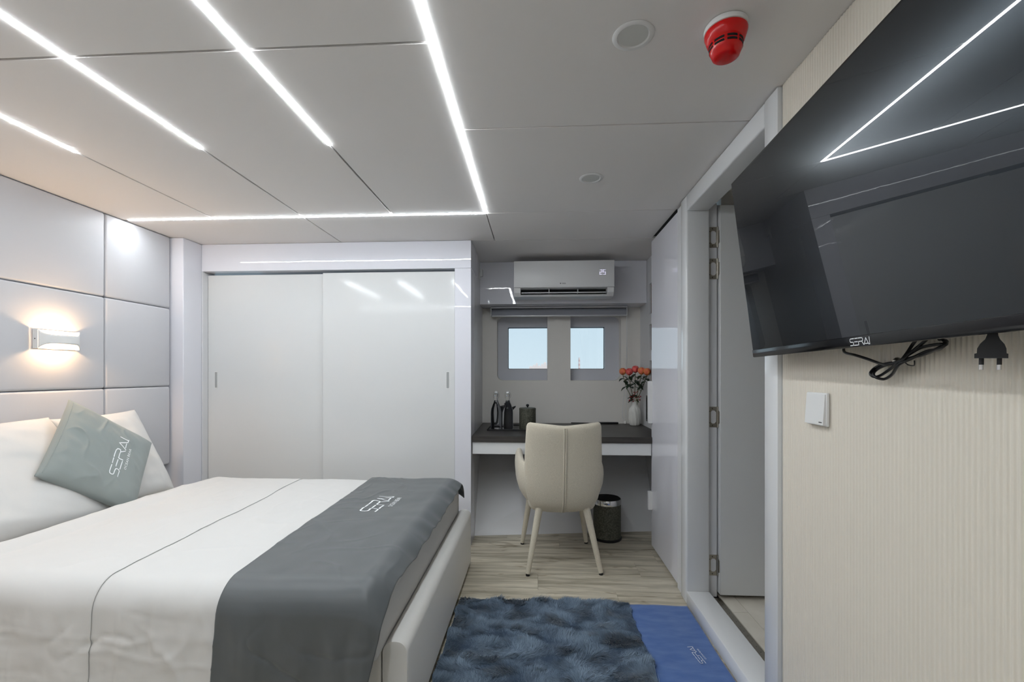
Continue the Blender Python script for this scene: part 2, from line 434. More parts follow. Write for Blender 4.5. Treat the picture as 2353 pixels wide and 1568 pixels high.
# ---- left wall and headboard
tag(box('wall_left', -2.62, -2.515, YB, 3.1, 0, ZC + .01, M['leather']), 'white wall behind the padded headboard', kind='structure')
hb = empty('headboard', (-2.48, 1.4, 0.574), 'white padded leather headboard of large square panels up to the ceiling', 'headboard')
for (y0, y1) in ((2.393, 2.844), (1.493, 2.393), (0.593, 1.493), (-0.307, 0.593)):
    for (z0, z1) in ((0.574, 1.096), (1.096, 1.617), (1.617, ZC - .001)):
        g = 0.0012
        v, f = box_geo(-2.514, XL, y0 + g, y1 - g, z0 + g, z1 - g, 0.013, 4)
        mesh('padded_panel', v, f, M['leather'], hb, True, angle=60)
box('lower_panel', -2.514, -2.485, -0.3, 2.74, 0.02, 0.56, M['grey_panel'], hb)
# corner column between headboard and wardrobe
co = tag(box('trim_1', -2.515, -2.372, 2.858, 3.06, 0, ZC - .001, M['gloss'], None, 0.002, 1), 'glossy white corner column between headboard and wardrobe', kind='structure')
tag(box('wall_rear', -2.62, 0.92, YB - .06, YB, 0, ZC + .01, M['white']), 'plain white wall behind the camera', kind='structure')

# ---- wardrobe
wd = empty('wardrobe', (-1.4, 3.3, 0), 'built-in white wardrobe with two sliding doors and glossy surround', 'wardrobe')
XWL, XWR, ZT = -2.362, -0.559, 1.905
box('top_fascia', -2.371, -0.446, YW, YW + .30, ZT, ZC - .001, M['gloss'], wd, 0.0015, 1)
box('frame_stile', XWR, -0.446, YW, YW + .16, 0, ZT - .0005, M['gloss'], wd, 0.0015, 1)
box('frame_stile', -2.371, XWL, YW, YW + .12, 0, ZT - .0005, M['white'], wd, 0.001, 1)
v, f = prism_geo([(-.446, YW + .162), (-.470, YWIN), (-.488, YWIN), (-.464, YW + .162)], 0, ZC - .001, PXY)
mesh('side_panel', v, f, M['grey_panel'], wd)
box('back_panel', -2.36, -0.49, 3.70, 3.72, 0, ZT, M['white'], wd)
def sliding(x0, x1, y0, hx, label):
    d = box('door', x0, x1, y0, y0 + .028, 0.03, ZT - .018, M['door_white'], wd, 0.0012, 1); d['label'] = label
    # flush pull: rim and recessed cup
    z0, z1, w = 1.075, 1.195, 0.012
    rim, ff = plate_geo(rrect(hx - w, hx + w, z0, z1, .003, 2), [rrect(hx - w + .003, hx + w - .003, z0 + .004, z1 - .004, .002, 2)], y0 - .0015, y0 + .001, PXZ)
    h = mesh('handle', rim, ff, M['wplastic'], d); h['label'] = 'flush pull'
    cup = box_geo(hx - w + .003, hx + w - .003, y0 - .0003, y0 + .0005, z0 + .004, z1 - .004)
    mesh('handle_cup', cup[0], cup[1], M['cup'], d)
sliding(-2.36, -1.47, 3.068, -2.30, 'rear sliding door')
sliding(-1.496, -0.562, 3.034, -0.610, 'front sliding door')

# ---- window wall
RZ0, RZ1 = 1.12, 1.68
outer = [(-.488, 0.6), (.95, 0.6), (.95, ZC + .01), (-.488, ZC + .01)]
hl = rrect(-.342, .098, RZ0, RZ1, .05, 6, (0, 1, 1, 0)); hr = rrect(.2975, .73, RZ0, RZ1, .05, 6, (1, 0, 0, 1))
v, f = plate_geo(outer, [hl, hr], YWIN, YWIN + .10, PXZ)
tag(mesh('wall_back', v, f, M['cream']), 'cream alcove wall with two recessed windows', kind='structure')
def window(n, x0, x1, wx0, wx1, label):
    v, f = plate_geo([(x0, 1.08), (x1, 1.08), (x1, 1.72), (x0, 1.72)], [rrect(wx0, wx1, 1.22, 1.593, .006, 2)], YWIN + .1002, YWIN + .15, PXZ)
    w = tag(mesh('window_%d' % n, v, f, M['reveal']), label, kind='structure')
    v, f = plate_geo(rrect(wx0 - .004, wx1 + .004, 1.216, 1.597, .006, 2), [rrect(wx0 + .004, wx1 - .004, 1.224, 1.589, .006, 2)], YWIN + .1502, YWIN + .158, PXZ)
    mesh('gasket', v, f, M['rubber'], w)
    box('pane', wx0 - .003, wx1 + .003, YWIN + .1582, YWIN + .164, 1.218, 1.595, M['pane'], w)
window(1, -.40, .15, -.253, .12, 'left alcove window pane in a white recessed surround')
window(2, .25, .80, .27, .608, 'right alcove window pane in a white recessed surround')
tag(box('trim_2', -.4655, XNR - .001, 3.63, YWIN - .0005, 1.75, ZC - .001, M['gloss'], None, 0.0015, 1), 'glossy white soffit box behind the air conditioner', kind='structure')
# sloping lower hull panel under the desk
v = [(-.47, 3.20, 0), (.892, 3.37, 0), (.892, 3.75, .64), (-.47, 3.72, .64), (-.47, 3.24, 0), (.892, 3.41, 0), (.892, 3.79, .64), (-.47, 3.76, .64)]
f = [[0, 1, 2, 3], [7, 6, 5, 4], [0, 4, 5, 1], [1, 5, 6, 2], [2, 6, 7, 3], [3, 7, 4, 0]]
tag(mesh('wall_hull', v, f, M['white']), 'sloping white hull panel below the desk', kind='structure')
# alcove right wall with shelf openings
holes = [[(3.10, a), (3.56, a), (3.56, b), (3.10, b)] for a, b in ((1.648, 1.887), (1.363, 1.568), (1.03, 1.283))]
v, f = plate_geo([(3.07, 0), (YWIN - .001, 0), (YWIN - .001, ZC - .001), (3.07, ZC - .001)], holes, XNR, XNR + .014, PYZ)
tag(mesh('wall_alcove', v, f, M['grey_panel']), 'white side wall of the alcove with shelf openings', kind='structure')
sh = empty('open_shelf', (1.0, 3.28, 1.0), 'brown wood-lined open shelf set into the alcove side wall', 'shelf')
for a, b in ((1.648, 1.887), (1.363, 1.568), (1.03, 1.283)):
    box('shelf_back', 1.04, 1.05, 3.09, 3.573, a - .01, b + .01, M['brownwood'], sh)
    box('shelf_board', XNR + .0145, 1.04, 3.09, 3.573, a - .012, a, M['brownwood'], sh)
    box('shelf_board', XNR + .0145, 1.04, 3.09, 3.573, b, b + .012, M['brownwood'], sh)
    box('shelf_side', XNR + .0145, 1.04, 3.561, 3.573, a, b, M['brownwood'], sh)
    box('shelf_side', XNR + .0145, 1.04, 3.09, 3.10, a, b, M['brownwood'], sh)

# ---- right wall: ribbed panel, door, filler
wr = tag(box('wall_right', XR + .002, XR + .10, YB, 1.450, 0, ZC + .01, M['rib']), 'cream ribbed wall behind the television', kind='structure')
prof = []
yy = YB; pitch = 0.0108
while yy + pitch < 1.449:
    for t, d in ((0.0, 0.0), (.18, .0), (.3, .0017), (.5, .0023), (.7, .0017), (.82, 0.0)):
        prof.append((yy + t * pitch, XR - d))
    yy += pitch
prof.append((1.449, XR))
V = []; F = []
for (a, x) in prof:
    V += [(x, a, 0.0), (x, a, ZC - .001)]
for i in range(len(prof) - 1): F.append([2 * i, 2 * i + 1, 2 * i + 3, 2 * i + 2])
mesh('ribbed_panel', V, F, M['rib'], wr, True, angle=80)

dr = empty('door_1', (.85, 1.9, 0), 'white bathroom doorway with raised sill and leaf standing open', kind='structure')
XF = XR - .014
def casing(name, poly, z0, z1, xf=None):
    pass
# near post, far post, head, sill as moulded profiles
box('door_post', XF, XR + .10, 1.452, 1.534, 0, ZC - .002, M['whitegloss'], dr, 0.004, 2)
box('door_post', XF, XR + .105, 2.31, 2.40, 0, ZC - .002, M['whitegloss'], dr, 0.010, 3)
box('door_head', XF, XR + .10, 1.5345, 2.3095, 2.012, ZC - .002, M['whitegloss'], dr, 0.008, 3)
sl = box('door_sill', XF, XR + .103, 1.5345, 2.3095, 0, 0.070, M['whitegloss'], dr, 0.006, 2)
box('rebate_strip', XR + .1055, XR + .15, 2.338, 2.40, 0.03, 2.06, M['white'], dr)
leaf = box('leaf', .936, 1.66, 2.31, 2.352, 0.052, 2.04, M['door_white'], dr, 0.002, 1)
def hinge(z):
    y = 2.3378
    x0, x1 = XR + .1065, XR + .149
    oct_ = [(x0 + .012, z - .026), (x0 + .012, z + .026), (x0 + .02, z + .034), (x1 - .012, z + .034), (x1 - .003, z + .024), (x1 - .003, z - .024), (x1 - .012, z - .034), (x0 + .02, z - .034)]
    v, f = plate_geo([(x0, z - .053), (x1, z - .053), (x1, z + .053), (x0, z + .053)], [oct_], y - .0022, y - .0002, PXZ)
    h = mesh('hinge', v, f, M['steel'], dr)
    mesh('knuckle', *lathe_geo([(.0045, -.053), (.0045, .053)], (x1 + .003, y - .004, z), 10), M['steel'], h, True)
    v, f = plate_geo([(2.316, z - .030), (2.334, z - .036), (2.334, z + .036), (2.316, z + .030)], [], .9335, .9358, PYZ)
    mesh('leaf_plate', v, f, M['steel'], h)
    for sx, sz in ((x0 + .006, -.03), (x0 + .006, .03), (x0 + .02, -.044), (x0 + .02, .044)):
        mesh('screw', *prism_geo([(sx + .0028 * math.cos(k * math.pi / 4), z + sz + .0028 * math.sin(k * math.pi / 4)) for k in range(8)], y - .003, y - .0022, PXZ), M['gap'], h)
for py in (548, 620, 958, 1296):
    hinge(CAMH + (HOR - py) / FPX * 2.30)
# bathroom beyond
tag(box('wall_bathroom', .985, 2.0, 2.42, 2.48, 0, ZC + .06, M['cream']), 'cream bathroom wall behind the open door leaf', kind='structure')
tag(box('wall_bathroom_end', 1.95, 2.0, 1.0, 2.42, 0, ZC + .06, M['cream']), 'cream bathroom end wall', kind='structure')
tag(box('wall_bathroom_near', .89, 1.95, 1.0, 1.06, 0, ZC + .06, M['cream']), 'cream bathroom near wall', kind='structure')
tag(box('ceiling_bathroom', .881, 2.0, 1.0, 2.48, ZC + .061, ZC + .12, M['cream']), 'bathroom ceiling', kind='structure')
bf = tag(box('floor_bathroom', .884, 2.0, 1.06, 2.42, 0, 0.018, M['gap']), 'pale tiled bathroom floor', kind='structure')
for i, (xa, xb) in enumerate(((.946, 1.02), (1.02, 1.42), (1.42, 1.82))):
    for k in range(4):
        ya = 1.06 + k * .40 - (.2 if i == 1 else .07)
        a, b = max(ya, 1.065), min(ya + .40, 2.415)
        if b > a + .02: box('tile', xa + .001, xb - .001, a + .001, b - .001, .0182, .03, M['tile'], bf)
dv, df = plate_geo([(.886, 1.08), (.944, 1.08), (.944, 2.33), (.886, 2.33)],
                   [[(.9 + (k % 3) * .0145 + .0026 * math.cos(a), 1.45 + .0125 * k + .0026 * math.sin(a)) for a in [i * math.pi / 3 for i in range(6)]] for k in range(70)], .024, .0275, PXY)
dg_ = tag(mesh('floor_drain', dv, df, M['steel']), 'perforated steel drain strip along the bathroom sill', 'drain')
box('drain_tray', .887, .943, 1.081, 2.329, .0183, .021, M['void'], dg_)

# ---- tall cabinet beside the doorway
tcb = empty('tall_cabinet', (1.05, 2.75, 0), 'tall glossy white cabinet between doorway and desk', 'cabinet')
box('cabinet_body', XR + .026, .985, 2.415, 3.062, 0.0, 2.078, M['grey_panel'], tcb)
box('filler', XR - .002, XR + .025, 2.402, 2.488, 0, 2.085, M['white'], tcb, 0.001, 1)
dd = box('cabinet_door', XR + .003, XR + .025, 2.490, 3.060, 0.015, 2.078, M['gloss'], tcb, 0.0012, 1)
for za, zb in ((.845, 1.130), (.262, .385)):
    v, f = plate_geo(rrect(XR - .026, XR + .0029, za, zb, .004, 3), [], 3.030, 3.052, lambda a, b, h: Vector((a, h, b)))
    mesh('handle', v, f, M['wplastic'], dd)

# ================================================================== ALCOVE
dk = empty('desk', (.2, 3.4, .62), 'built-in desk with dark wood top and white drawer front', 'desk')
v, f = prism_geo([(-.441, 3.035), (.780, 3.035), (.780, 3.066), (.891, 3.066), (.891, 3.857), (-.465, 3.857)], .708, .75, PXY)
mesh('desktop', v, f, M['desk'], dk)
box('drawer_front', -.440, .778, 3.045, 3.066, .624, .7065, M['whitegloss'], dk, .0015, 1)
box('rear_rail', -.44, .86, 3.745, 3.765, .645, .7065, M['white'], dk)

# ---- chair
ch = empty('armchair', (.145, 2.85, 0), 'cream linen upholstered armchair with splayed legs at the desk', 'chair')
ch.rotation_euler = (0, 0, R(4.8))
def interp(tab, x):
    for (a, b), (c, d) in zip(tab[:-1], tab[1:]):
        if x <= c: t = (x - a) / (c - a); t = max(0, t); s = t; return b + (d - b) * s
    return tab[-1][1]
HW = [(.335, .10), (.35, .15), (.38, .185), (.43, .212), (.50, .226), (.60, .232), (.68, .231), (.80, .226), (.87, .222), (.89, .216), (.90, .20)]
YC = [(.335, -.12), (.36, -.165), (.40, -.195), (.50, -.220), (.70, -.238), (.90, -.262)]
HT = [(.335, .02), (.36, .035), (.42, .042), (.6, .036), (.86, .030), (.89, .022), (.90, .010)]
zs = [.335, .342, .35, .365, .38, .40, .43, .46, .50, .55, .60, .65, .70, .75, .80, .84, .87, .882, .892, .90]
loops = []
NP = 36
for z in zs:
    hw, yc, ht = interp(HW, z), interp(YC, z), interp(HT, z); lp = []
    for i in range(NP):
        a = 2 * math.pi * i / NP; c, s = math.cos(a), math.sin(a)
        x = hw * math.copysign(abs(c) ** .55, c); yv = ht * math.copysign(abs(s) ** .6, s)
        k = max(0, (z - .55) / .35) ** 2
        lp.append(Vector((x, yc + yv + .75 * x * x, z - .024 * k * (1 - (x / .225) ** 2))))
    loops.append(lp)
v, f = loft_geo(loops)
cb = mesh('backrest', v, f, M['linen'], ch, True, True, 70)
def back_pt(z):
    k = max(0, (z - .55) / .35) ** 2
    return Vector((0, interp(YC, z) - interp(HT, z), z - .024 * k))
for sx in (-.006, .006):
    path = [back_pt(z) + Vector((sx, -.0005, 0)) for z in [.345, .36, .38, .40, .43, .46, .5, .55, .6, .65, .7, .75, .8, .84, .87, .885]]
    tube('piping', path, .0052, M['linen'], cb, 6, True)
# seat and arms
v, f = box_geo(-.205, .205, -.19, .255, .35, .475, .05, 4); mesh('seat', v, f, M['linen'], ch, True, True, 70)
for sgn in (-1, 1):
    loops = []
    for (yy, xc, zl, zh, ht) in ((-.215, .17, .43, .60, .012), (-.19, .2, .40, .63, .026), (-.10, .236, .365, .642, .031), (0, .246, .355, .652, .031), (.10, .248, .355, .664, .031), (.19, .246, .36, .672, .031), (.235, .244, .38, .668, .027), (.252, .243, .42, .64, .012)):
        lp = []
        for i in range(24):
            a = 2 * math.pi * i / 24; c, s = math.cos(a), math.sin(a)
            zz = (zl + zh) / 2 + (zh - zl) / 2 * math.copysign(abs(s) ** .7, s); t = (zz - zl) / (zh - zl)
            lp.append(Vector((sgn * (xc - .085 * max(0.0, 1 - t) ** 3.6 + ht * math.copysign(abs(c) ** .7, c)), yy, zz)))
        loops.append(lp)
    v, f = loft_geo(loops); mesh('armrest', v, f, M['linen'], ch, True, True, 70)
for (tx, ty, fx, fy) in ((-.14, -.175, -.215, -.245), (.14, -.175, .215, -.245), (-.165, .19, -.222, .235), (.165, .19, .222, .235)):
    lg = tube('leg', [Vector((tx, ty, .38)), Vector((fx, fy, .012))], lambda t: .0225 - .0085 * t, M['linen'], ch, 16, True)
    tube('foot_cap', [Vector((fx, fy, .012)), Vector((fx, fy, 0))], .0125, M['black'], lg, 12, True)

# ---- waste bin
wb = empty('waste_bin', (.508, 3.21, 0), 'round grey-green leatherette waste bin with chrome rim under the desk', 'bin')
C = (.508, 3.21, 0)
lathe('base_ring', [(.100, 0), (.103, .004), (.103, .014), (.098, .018)], C, M['black'], wb, 40)
lathe('bin_body', [(.097, .018), (.0965, .27), (.094, .27), (.094, .024)], C, M['shagreen'], wb, 40)
lathe('rim_band', [(.0978, .252), (.0985, .256), (.0985, .285), (.0965, .29), (.0935, .288), (.0935, .26)], C, M['chrome'], wb, 40)
lathe('liner', [(.0925, .286), (.0915, .03), (.02, .028)], C, M['bin_liner'], wb, 40)

# ---- air conditioner
ac = empty('air_conditioner', (.22, 3.54, 1.78), 'white wall-mounted split air conditioner above the alcove windows', 'air conditioner')
AX0, AX1 = atY(1181, 640, 3.43).x, atY(1411, 640, 3.43).x
capw = .05
full = [(3.629, 2.052), (3.629, 1.778), (3.53, 1.772), (3.465, 1.780), (3.436, 1.806), (3.430, 1.842), (3.425, 2.03), (3.445, 2.052)]
mid = [(3.629, 2.052), (3.629, 1.778), (3.53, 1.772), (3.465, 1.780), (3.452, 1.792), (3.475, 1.80), (3.54, 1.815), (3.54, 1.8415), (3.440, 1.8415), (3.440, 2.052)]
for a, b in ((AX0, AX0 + capw), (AX1 - capw, AX1)):
    mesh('end_cap', *prism_geo([p if p[1] < 1.9 else p for p in full], a, b, PYZ), M['acplastic'], ac)
mesh('housing', *prism_geo(mid, AX0 + capw, AX1 - capw, PYZ), M['acplastic'], ac)
fp = mesh('front_panel', *box_geo(AX0 - .001, AX1 + .001, 3.417, 3.4245, 1.8435, 2.048, .004, 2), M['acplastic'], ac, True)
box('outlet_back', AX0 + capw + .002, AX1 - capw - .002, 3.505, 3.539, 1.812, 1.8405, M['void'], ac)
lv = box('louver', AX0 + capw + .006, AX1 - capw - .006, 3.446, 3.495, 1.803, 1.810, M['acplastic'], ac, .002, 2, xf=lambda p: Vector((p.x, p.y, p.z + (p.y - 3.446) * .25)))
for k in range(2):
    xx = AX0 + capw + (AX1 - AX0 - 2 * capw) * (k + 1) / 3
    box('vane', xx - .0025, xx + .0025, 3.452, 3.50, 1.808, 1.838, M['acplastic'], ac)
p0 = atY(1288, 653, 3.4165)
v, f = text_geo('GREE', lambda x, y: Vector((p0.x + .008 + x * .014, 3.4165, p0.z + y * .014)), 1.0)
lg_ = join((v, f), prism_geo([(p0.x + .0035 * math.cos(k), p0.z + .005 + .005 * math.sin(k)) for k in [i * math.pi / 6 for i in range(12)]], 3.4164, 3.4167, PXZ))
mesh('logo', *lg_, M['ink'], fp)
p1 = atY(1378.5, 630.5, 3.4165)
segs = []
def seg7(x, on):
    w, h, t = .016, .0165, .0028
    S = {'a': (0, 2 * h, w, 2 * h), 'b': (w, h, w, 2 * h), 'c': (w, 0, w, h), 'd': (0, 0, w, 0), 'e': (0, 0, 0, h), 'f': (0, h, 0, 2 * h), 'g': (0, h, w, h)}
    for k in on:
        a = S[k]; segs.append(box_geo(x + a[0] - t / 2, x + a[2] + t / 2, 3.4160, 3.4168, p1.z + a[1] - t / 2, p1.z + a[3] + t / 2))
seg7(p1.x, 'abged'); seg7(p1.x + .026, 'afgcd')
dgt = mesh('display', *join(*segs), M['digits'], fp); dgt['label'] = 'glowing 25 degree display'

# ---- roller blind
bl = empty('roller_blind', (.19, 3.79, 1.66), 'rolled-up grey roller blind above the alcove windows', 'blind')
BX0, BX1 = -.387, .765
box('headrail', BX0, BX1, 3.76, 3.83, 1.735, 1.7485, M['alu'], bl, .002, 1)
v, f = tube_geo([Vector((BX0 + .008, 3.795, 1.706)), Vector((BX1 - .008, 3.795, 1.706))], .026, 24); mesh('fabric_roll', v, f, M['blind'], bl, True)
box('bottom_rail', BX0 + .008, BX1 - .006, 3.763, 3.779, 1.664, 1.676, M['alu'], bl, .003, 2)
box('fabric_flap', BX0 + .01, BX1 - .01, 3.7695, 3.7715, 1.6755, 1.706, M['blind'], bl)
for x in (BX0, BX1 - .006): box('end_bracket', x, x + .006, 3.765, 3.825, 1.672, 1.7345, M['wplastic'], bl, .001, 1)
pc = smooth_path([(.762, 3.78, 1.70), (.763, 3.785, 1.4), (.752, 3.79, 1.1), (.735, 3.80, .92), (.728, 3.80, .83), (.742, 3.80, .79), (.752, 3.80, .80)])
pcord = tube('pull_cord', pc, .0022, M['wplastic'], bl, 6)
tube('pull_cord', smooth_path([(.7635, 3.80, 1.70), (.77, 3.805, 1.3), (.768, 3.805, 1.0), (.757, 3.80, .80)]), .0022, M['wplastic'], bl, 6)
lathe('cord_weight', [(.004, 0), (.012, .004), (.014, .014), (.010, .026), (.004, .03)], (.754, 3.80, .7515), M['cream'], bl, 14)

# ---- things on the desk
TZ = .7505
tr = empty('tray', (-.17, 3.45, TZ), 'flat black serving tray on the desk under the bottles', 'tray')
box('tray_base', -.365, .03, 3.315, 3.62, TZ, TZ + .004, M['black'], tr, .001, 1)
v, f = plate_geo(rrect(-.37, .035, 3.31, 3.625, .01, 4), [rrect(-.365, .03, 3.315, 3.62, .008, 4)], TZ, TZ + .012, PXY); mesh('tray_rim', v, f, M['black'], tr)
BZ = TZ + .0045
def bottle(x, y, label):
    b = empty('water_bottle', (x, y, BZ), label, 'bottle', 'swing-top water bottles')
    lathe('bottle_body', [(.036, 0), (.0405, .004), (.0415, .012), (.0415, .125), (.038, .155), (.028, .182), (.0185, .205), (.0145, .22)], (x, y, BZ), M['bottle'], b, 32, angle=60)
    lathe('neck', [(.0142, .2204), (.0135, .24), (.014, .256), (.0165, .259), (.0165, .268), (.0125, .27)], (x, y, BZ), M['clearglass'], b, 24, angle=60)
    lathe('stopper', [(.011, .2705), (.014, .274), (.014, .282), (.009, .288), (.004, .29)], (x, y, BZ), M['wplastic'], b, 20)
    for s in (-1, 1):
        tube('wire_clip', smooth_path([(x + s * .013, y, BZ + .284), (x + s * .021, y, BZ + .27), (x + s * .022, y - .004, BZ + .25), (x + s * .016, y - .004, BZ + .236)]), .0011, M['steel'], b, 6)
bottle(-.306, 3.385, 'left swing-top glass bottle of water on the tray')
bottle(-.217, 3.385, 'right swing-top glass bottle of water beside the canister')
kt = empty('kettle', (-.245, 3.53, BZ), 'small black kettle standing behind the two bottles', 'kettle')
lathe('kettle_body', [(.055, 0), (.062, .006), (.062, .03), (.05, .15), (.045, .165), (.02, .172), (.006, .175)], (-.245, 3.53, BZ), M['black'], kt, 32)
lathe('lid_knob', [(.006, .175), (.01, .18), (.01, .188), (.004, .19)], (-.245, 3.53, BZ), M['black'], kt, 16)
mesh('spout', *prism_geo([(-.197, .12), (-.163, .158), (-.163, .168), (-.199, .155)], 3.518, 3.542, lambda a, b, h: Vector((a, h, BZ + b))), M['black'], kt)
tube('handle', smooth_path([(-.292, 3.53, BZ + .15), (-.325, 3.53, BZ + .15), (-.332, 3.53, BZ + .11), (-.325, 3.53, BZ + .04), (-.305, 3.53, BZ + .03)]), .008, M['black'], kt, 10)
cn = empty('canister', (-.066, 3.40, BZ), 'round grey-green leatherette canister with a black knob on the tray', 'canister')
lathe('canister_body', [(.062, 0), (.0635, .002), (.0635, .145), (.062, .146)], (-.066, 3.40, BZ), M['shagreen'], cn, 40)
cl = lathe('canister_lid', [(.064, .1465), (.0645, .149), (.0645, .158), (.06, .163), (.02, .166)], (-.066, 3.40, BZ), M['shagreen'], cn, 40)
lathe('lid_knob', [(.004, .166), (.005, .170), (.0105, .175), (.012, .182), (.0095, .189), (.003, .192)], (-.066, 3.40, BZ), M['black'], cl, 20)
tag(mesh('power_strip', *join(box_geo(.53, .70, 3.815, 3.845, TZ, TZ + .014, .003, 2), tube_geo(smooth_path([(.53, 3.83, TZ + .006), (.47, 3.835, TZ + .004), (.40, 3.84, TZ + .004), (.30, 3.845, TZ + .004)]), .0035, 8)), M['black'], None, True), 'black power strip lying along the back edge of the desk', 'power strip')
# black framed panel on alcove side wall
pn = empty('wall_panel', (XNR, 3.43, .80), 'small black framed panel on the alcove side wall above the desk', 'panel')
v, f = plate_geo(rrect(3.28, 3.60, .80, 1.005, .004, 2), [rrect(3.295, 3.585, .815, .99, .003, 2)], XNR - .014, XNR - .0005, PYZ); mesh('panel_frame', v, f, M['black'], pn)
box('panel_face', XNR - .009, XNR - .001, 3.2952, 3.5848, .8152, .9898, M['blackgloss'], pn)
sb = empty('latch_box', (XNL, 3.60, 1.97), 'small white latch box high on the alcove left wall', 'latch')
box('latch_housing', -.4575, -.436, 3.585, 3.622, 1.972, 2.03, M['wplastic'], sb, .003, 2)
box('latch_plate', -.4575, -.452, 3.555, 3.584, 1.94, 2.05, M['wplastic'], sb, .001, 1)

# ---- vase and flowers
VX, VY = .815, 3.72
pleats = 12
vv, vf = lathe_geo([(.030, 0), (.038, .003), (.045, .02), (.0475, .06), (.0475, .112), (.043, .138), (.033, .153), (.028, .160), (.0265, .168), (.0265, .195), (.028, .20), (.024, .199), (.0225, .165), (.02, .03)], (VX, VY, TZ), 144,
                   rmod=lambda a, z: 1 + .15 * max(0, math.sin(math.pi * min(max(z / .155, 0), 1))) * (abs(math.sin(pleats / 2 * (a + z * 4))) * 2 - 1.2))
tag(mesh('vase', vv, vf, M['ceramic'], None, True, angle=50), 'white pleated ceramic vase holding the coral roses', 'vase')
def petal_geo(c, rad, h, a0, aw, flare, tip):
    def fn(u, v):
        a = a0 + (u - .5) * aw * (1 - .25 * v * v)
        r = rad * (.30 + .80 * math.sin((v ** .8) * math.pi * .84)) + flare * v ** 4
        edge = 1 - .18 * abs(2 * u - 1) ** 2.5 * v
        return Vector((c.x + r * math.cos(a), c.y + r * math.sin(a), c.z + h * v * edge - tip * max(0, v - .85)))
    return grid_geo(fn, 7, 6)
def leaf_geo(base, direction, size, droop=.3):
    d = Vector(direction).normalized(); s = d.cross(Vector((0, 0, 1))).normalized(); upv = s.cross(d)
    def fn(u, v):
        w = size * .38 * math.sin(math.pi * min(1.0, v) ** .75) * (2 * u - 1)
        return base + d * (size * v) + s * w + upv * (abs(2 * u - 1) * size * .06 - droop * size * v * v)
    return grid_geo(fn, 5, 7)
roses = [((1431, 849), .000, 'petal', 'leftmost orange-pink rose in the white vase'), ((1446, 850), -.020, 'petalpink', 'pink rose second from the left in the white vase'),
         ((1460, 844), .012, 'petalpink', 'tallest pink rose in the middle of the vase'), ((1474, 848), -.014, 'petal', 'orange rose second from the right in the vase'),
         ((1487, 850), .010, 'petal', 'rightmost orange-red rose in the white vase')]
for ri, ((px, py), dy, mk, lab) in enumerate(roses):
    py += 1
    hc = atY(px, py + 12, (3.68, 3.66, 3.63, 3.59, 3.545)[ri] + dy)
    t = empty('rose', (VX, VY, TZ + .05), lab, 'rose', 'roses in the white vase')
    gs = []
    for ring, (n, rd, hh, fl_) in enumerate(((3, .011, .060, 0), (4, .0185, .060, .001), (5, .0255, .055, .003))):
        for k in range(n):
            gs.append(petal_geo(hc, rd, hh, 2 * math.pi * (k + .37 * ring + .2 * ri) / n, 2 * math.pi / n * 1.7, fl_, .02))
    b = mesh('bloom', *join(*gs), M[mk], t, True, angle=180); solid(b, .0012, 0)
    bx, by = VX + (hc.x - VX) * .12, VY + (hc.y - VY) * .15
    bx = VX + (ri - 2) * .004
    st = smooth_path([(bx, by, TZ + .03), (bx + (hc.x - VX) * .12, by, TZ + .20), (VX + (hc.x - VX) * .7, VY + (hc.y - VY) * .6, TZ + .32), (hc.x, hc.y, hc.z + .004)], 5)
    tube('stem', st, .0026, M['stem'], t, 7)
    rnd = random.Random(ri)
    for k in range(5):
        q = st[int(len(st) * (.99 - .075 * k)) - 1]
        a = 2 * math.pi * (k * .39 + ri * .21)
        L = .044 + .016 * rnd.random()
        dx = math.cos(a) * .9
        if q.x + dx * L > .882: dx = -abs(dx)
        lf = mesh('leaf', *leaf_geo(Vector(q), (dx, -abs(math.sin(a)) * .6, .1 - .5 * rnd.random()), L, .5), M['leaf'], t, True, angle=180)
        solid(lf, .0008, 0)
bs = empty('berry_sprig', (VX, VY, TZ + .06), 'sprig of small red berries and dark leaves at the vase mouth', 'flower')
tube('stem', [(VX, VY, TZ + .06), (VX, VY - .006, TZ + .24)], .0025, M['stem'], bs, 7)
rnd = random.Random(3)
for k in range(30):
    cx, cz = ((0, .255), (.030, .235), (-.028, .218))[k % 3]
    c = Vector((VX + cx + rnd.uniform(-.020, .018), VY - .022 + rnd.uniform(-.012, .012), TZ + cz + rnd.uniform(-.026, .026)))
    c.x = min(c.x, .88)
    mesh('berry', *lathe_geo([(.001, -.0048), (.0035, -.0032), (.0048, 0), (.0035, .0032), (.001, .0048)], c, 8), M['berry'], bs, True)
for k in range(9):
    a = 2 * math.pi * k / 9
    lf = mesh('leaf', *leaf_geo(Vector((VX + .012 * math.cos(a), VY - .012, TZ + .215 + .012 * (k % 4))), (math.cos(a) * (1 if math.cos(a) < 0 else .5), -.35, .35 * math.sin(a * 2)), .055 if math.cos(a) < 0 else .035, .3), M['leaf'], bs, True, angle=180); solid(lf, .0008, 0)

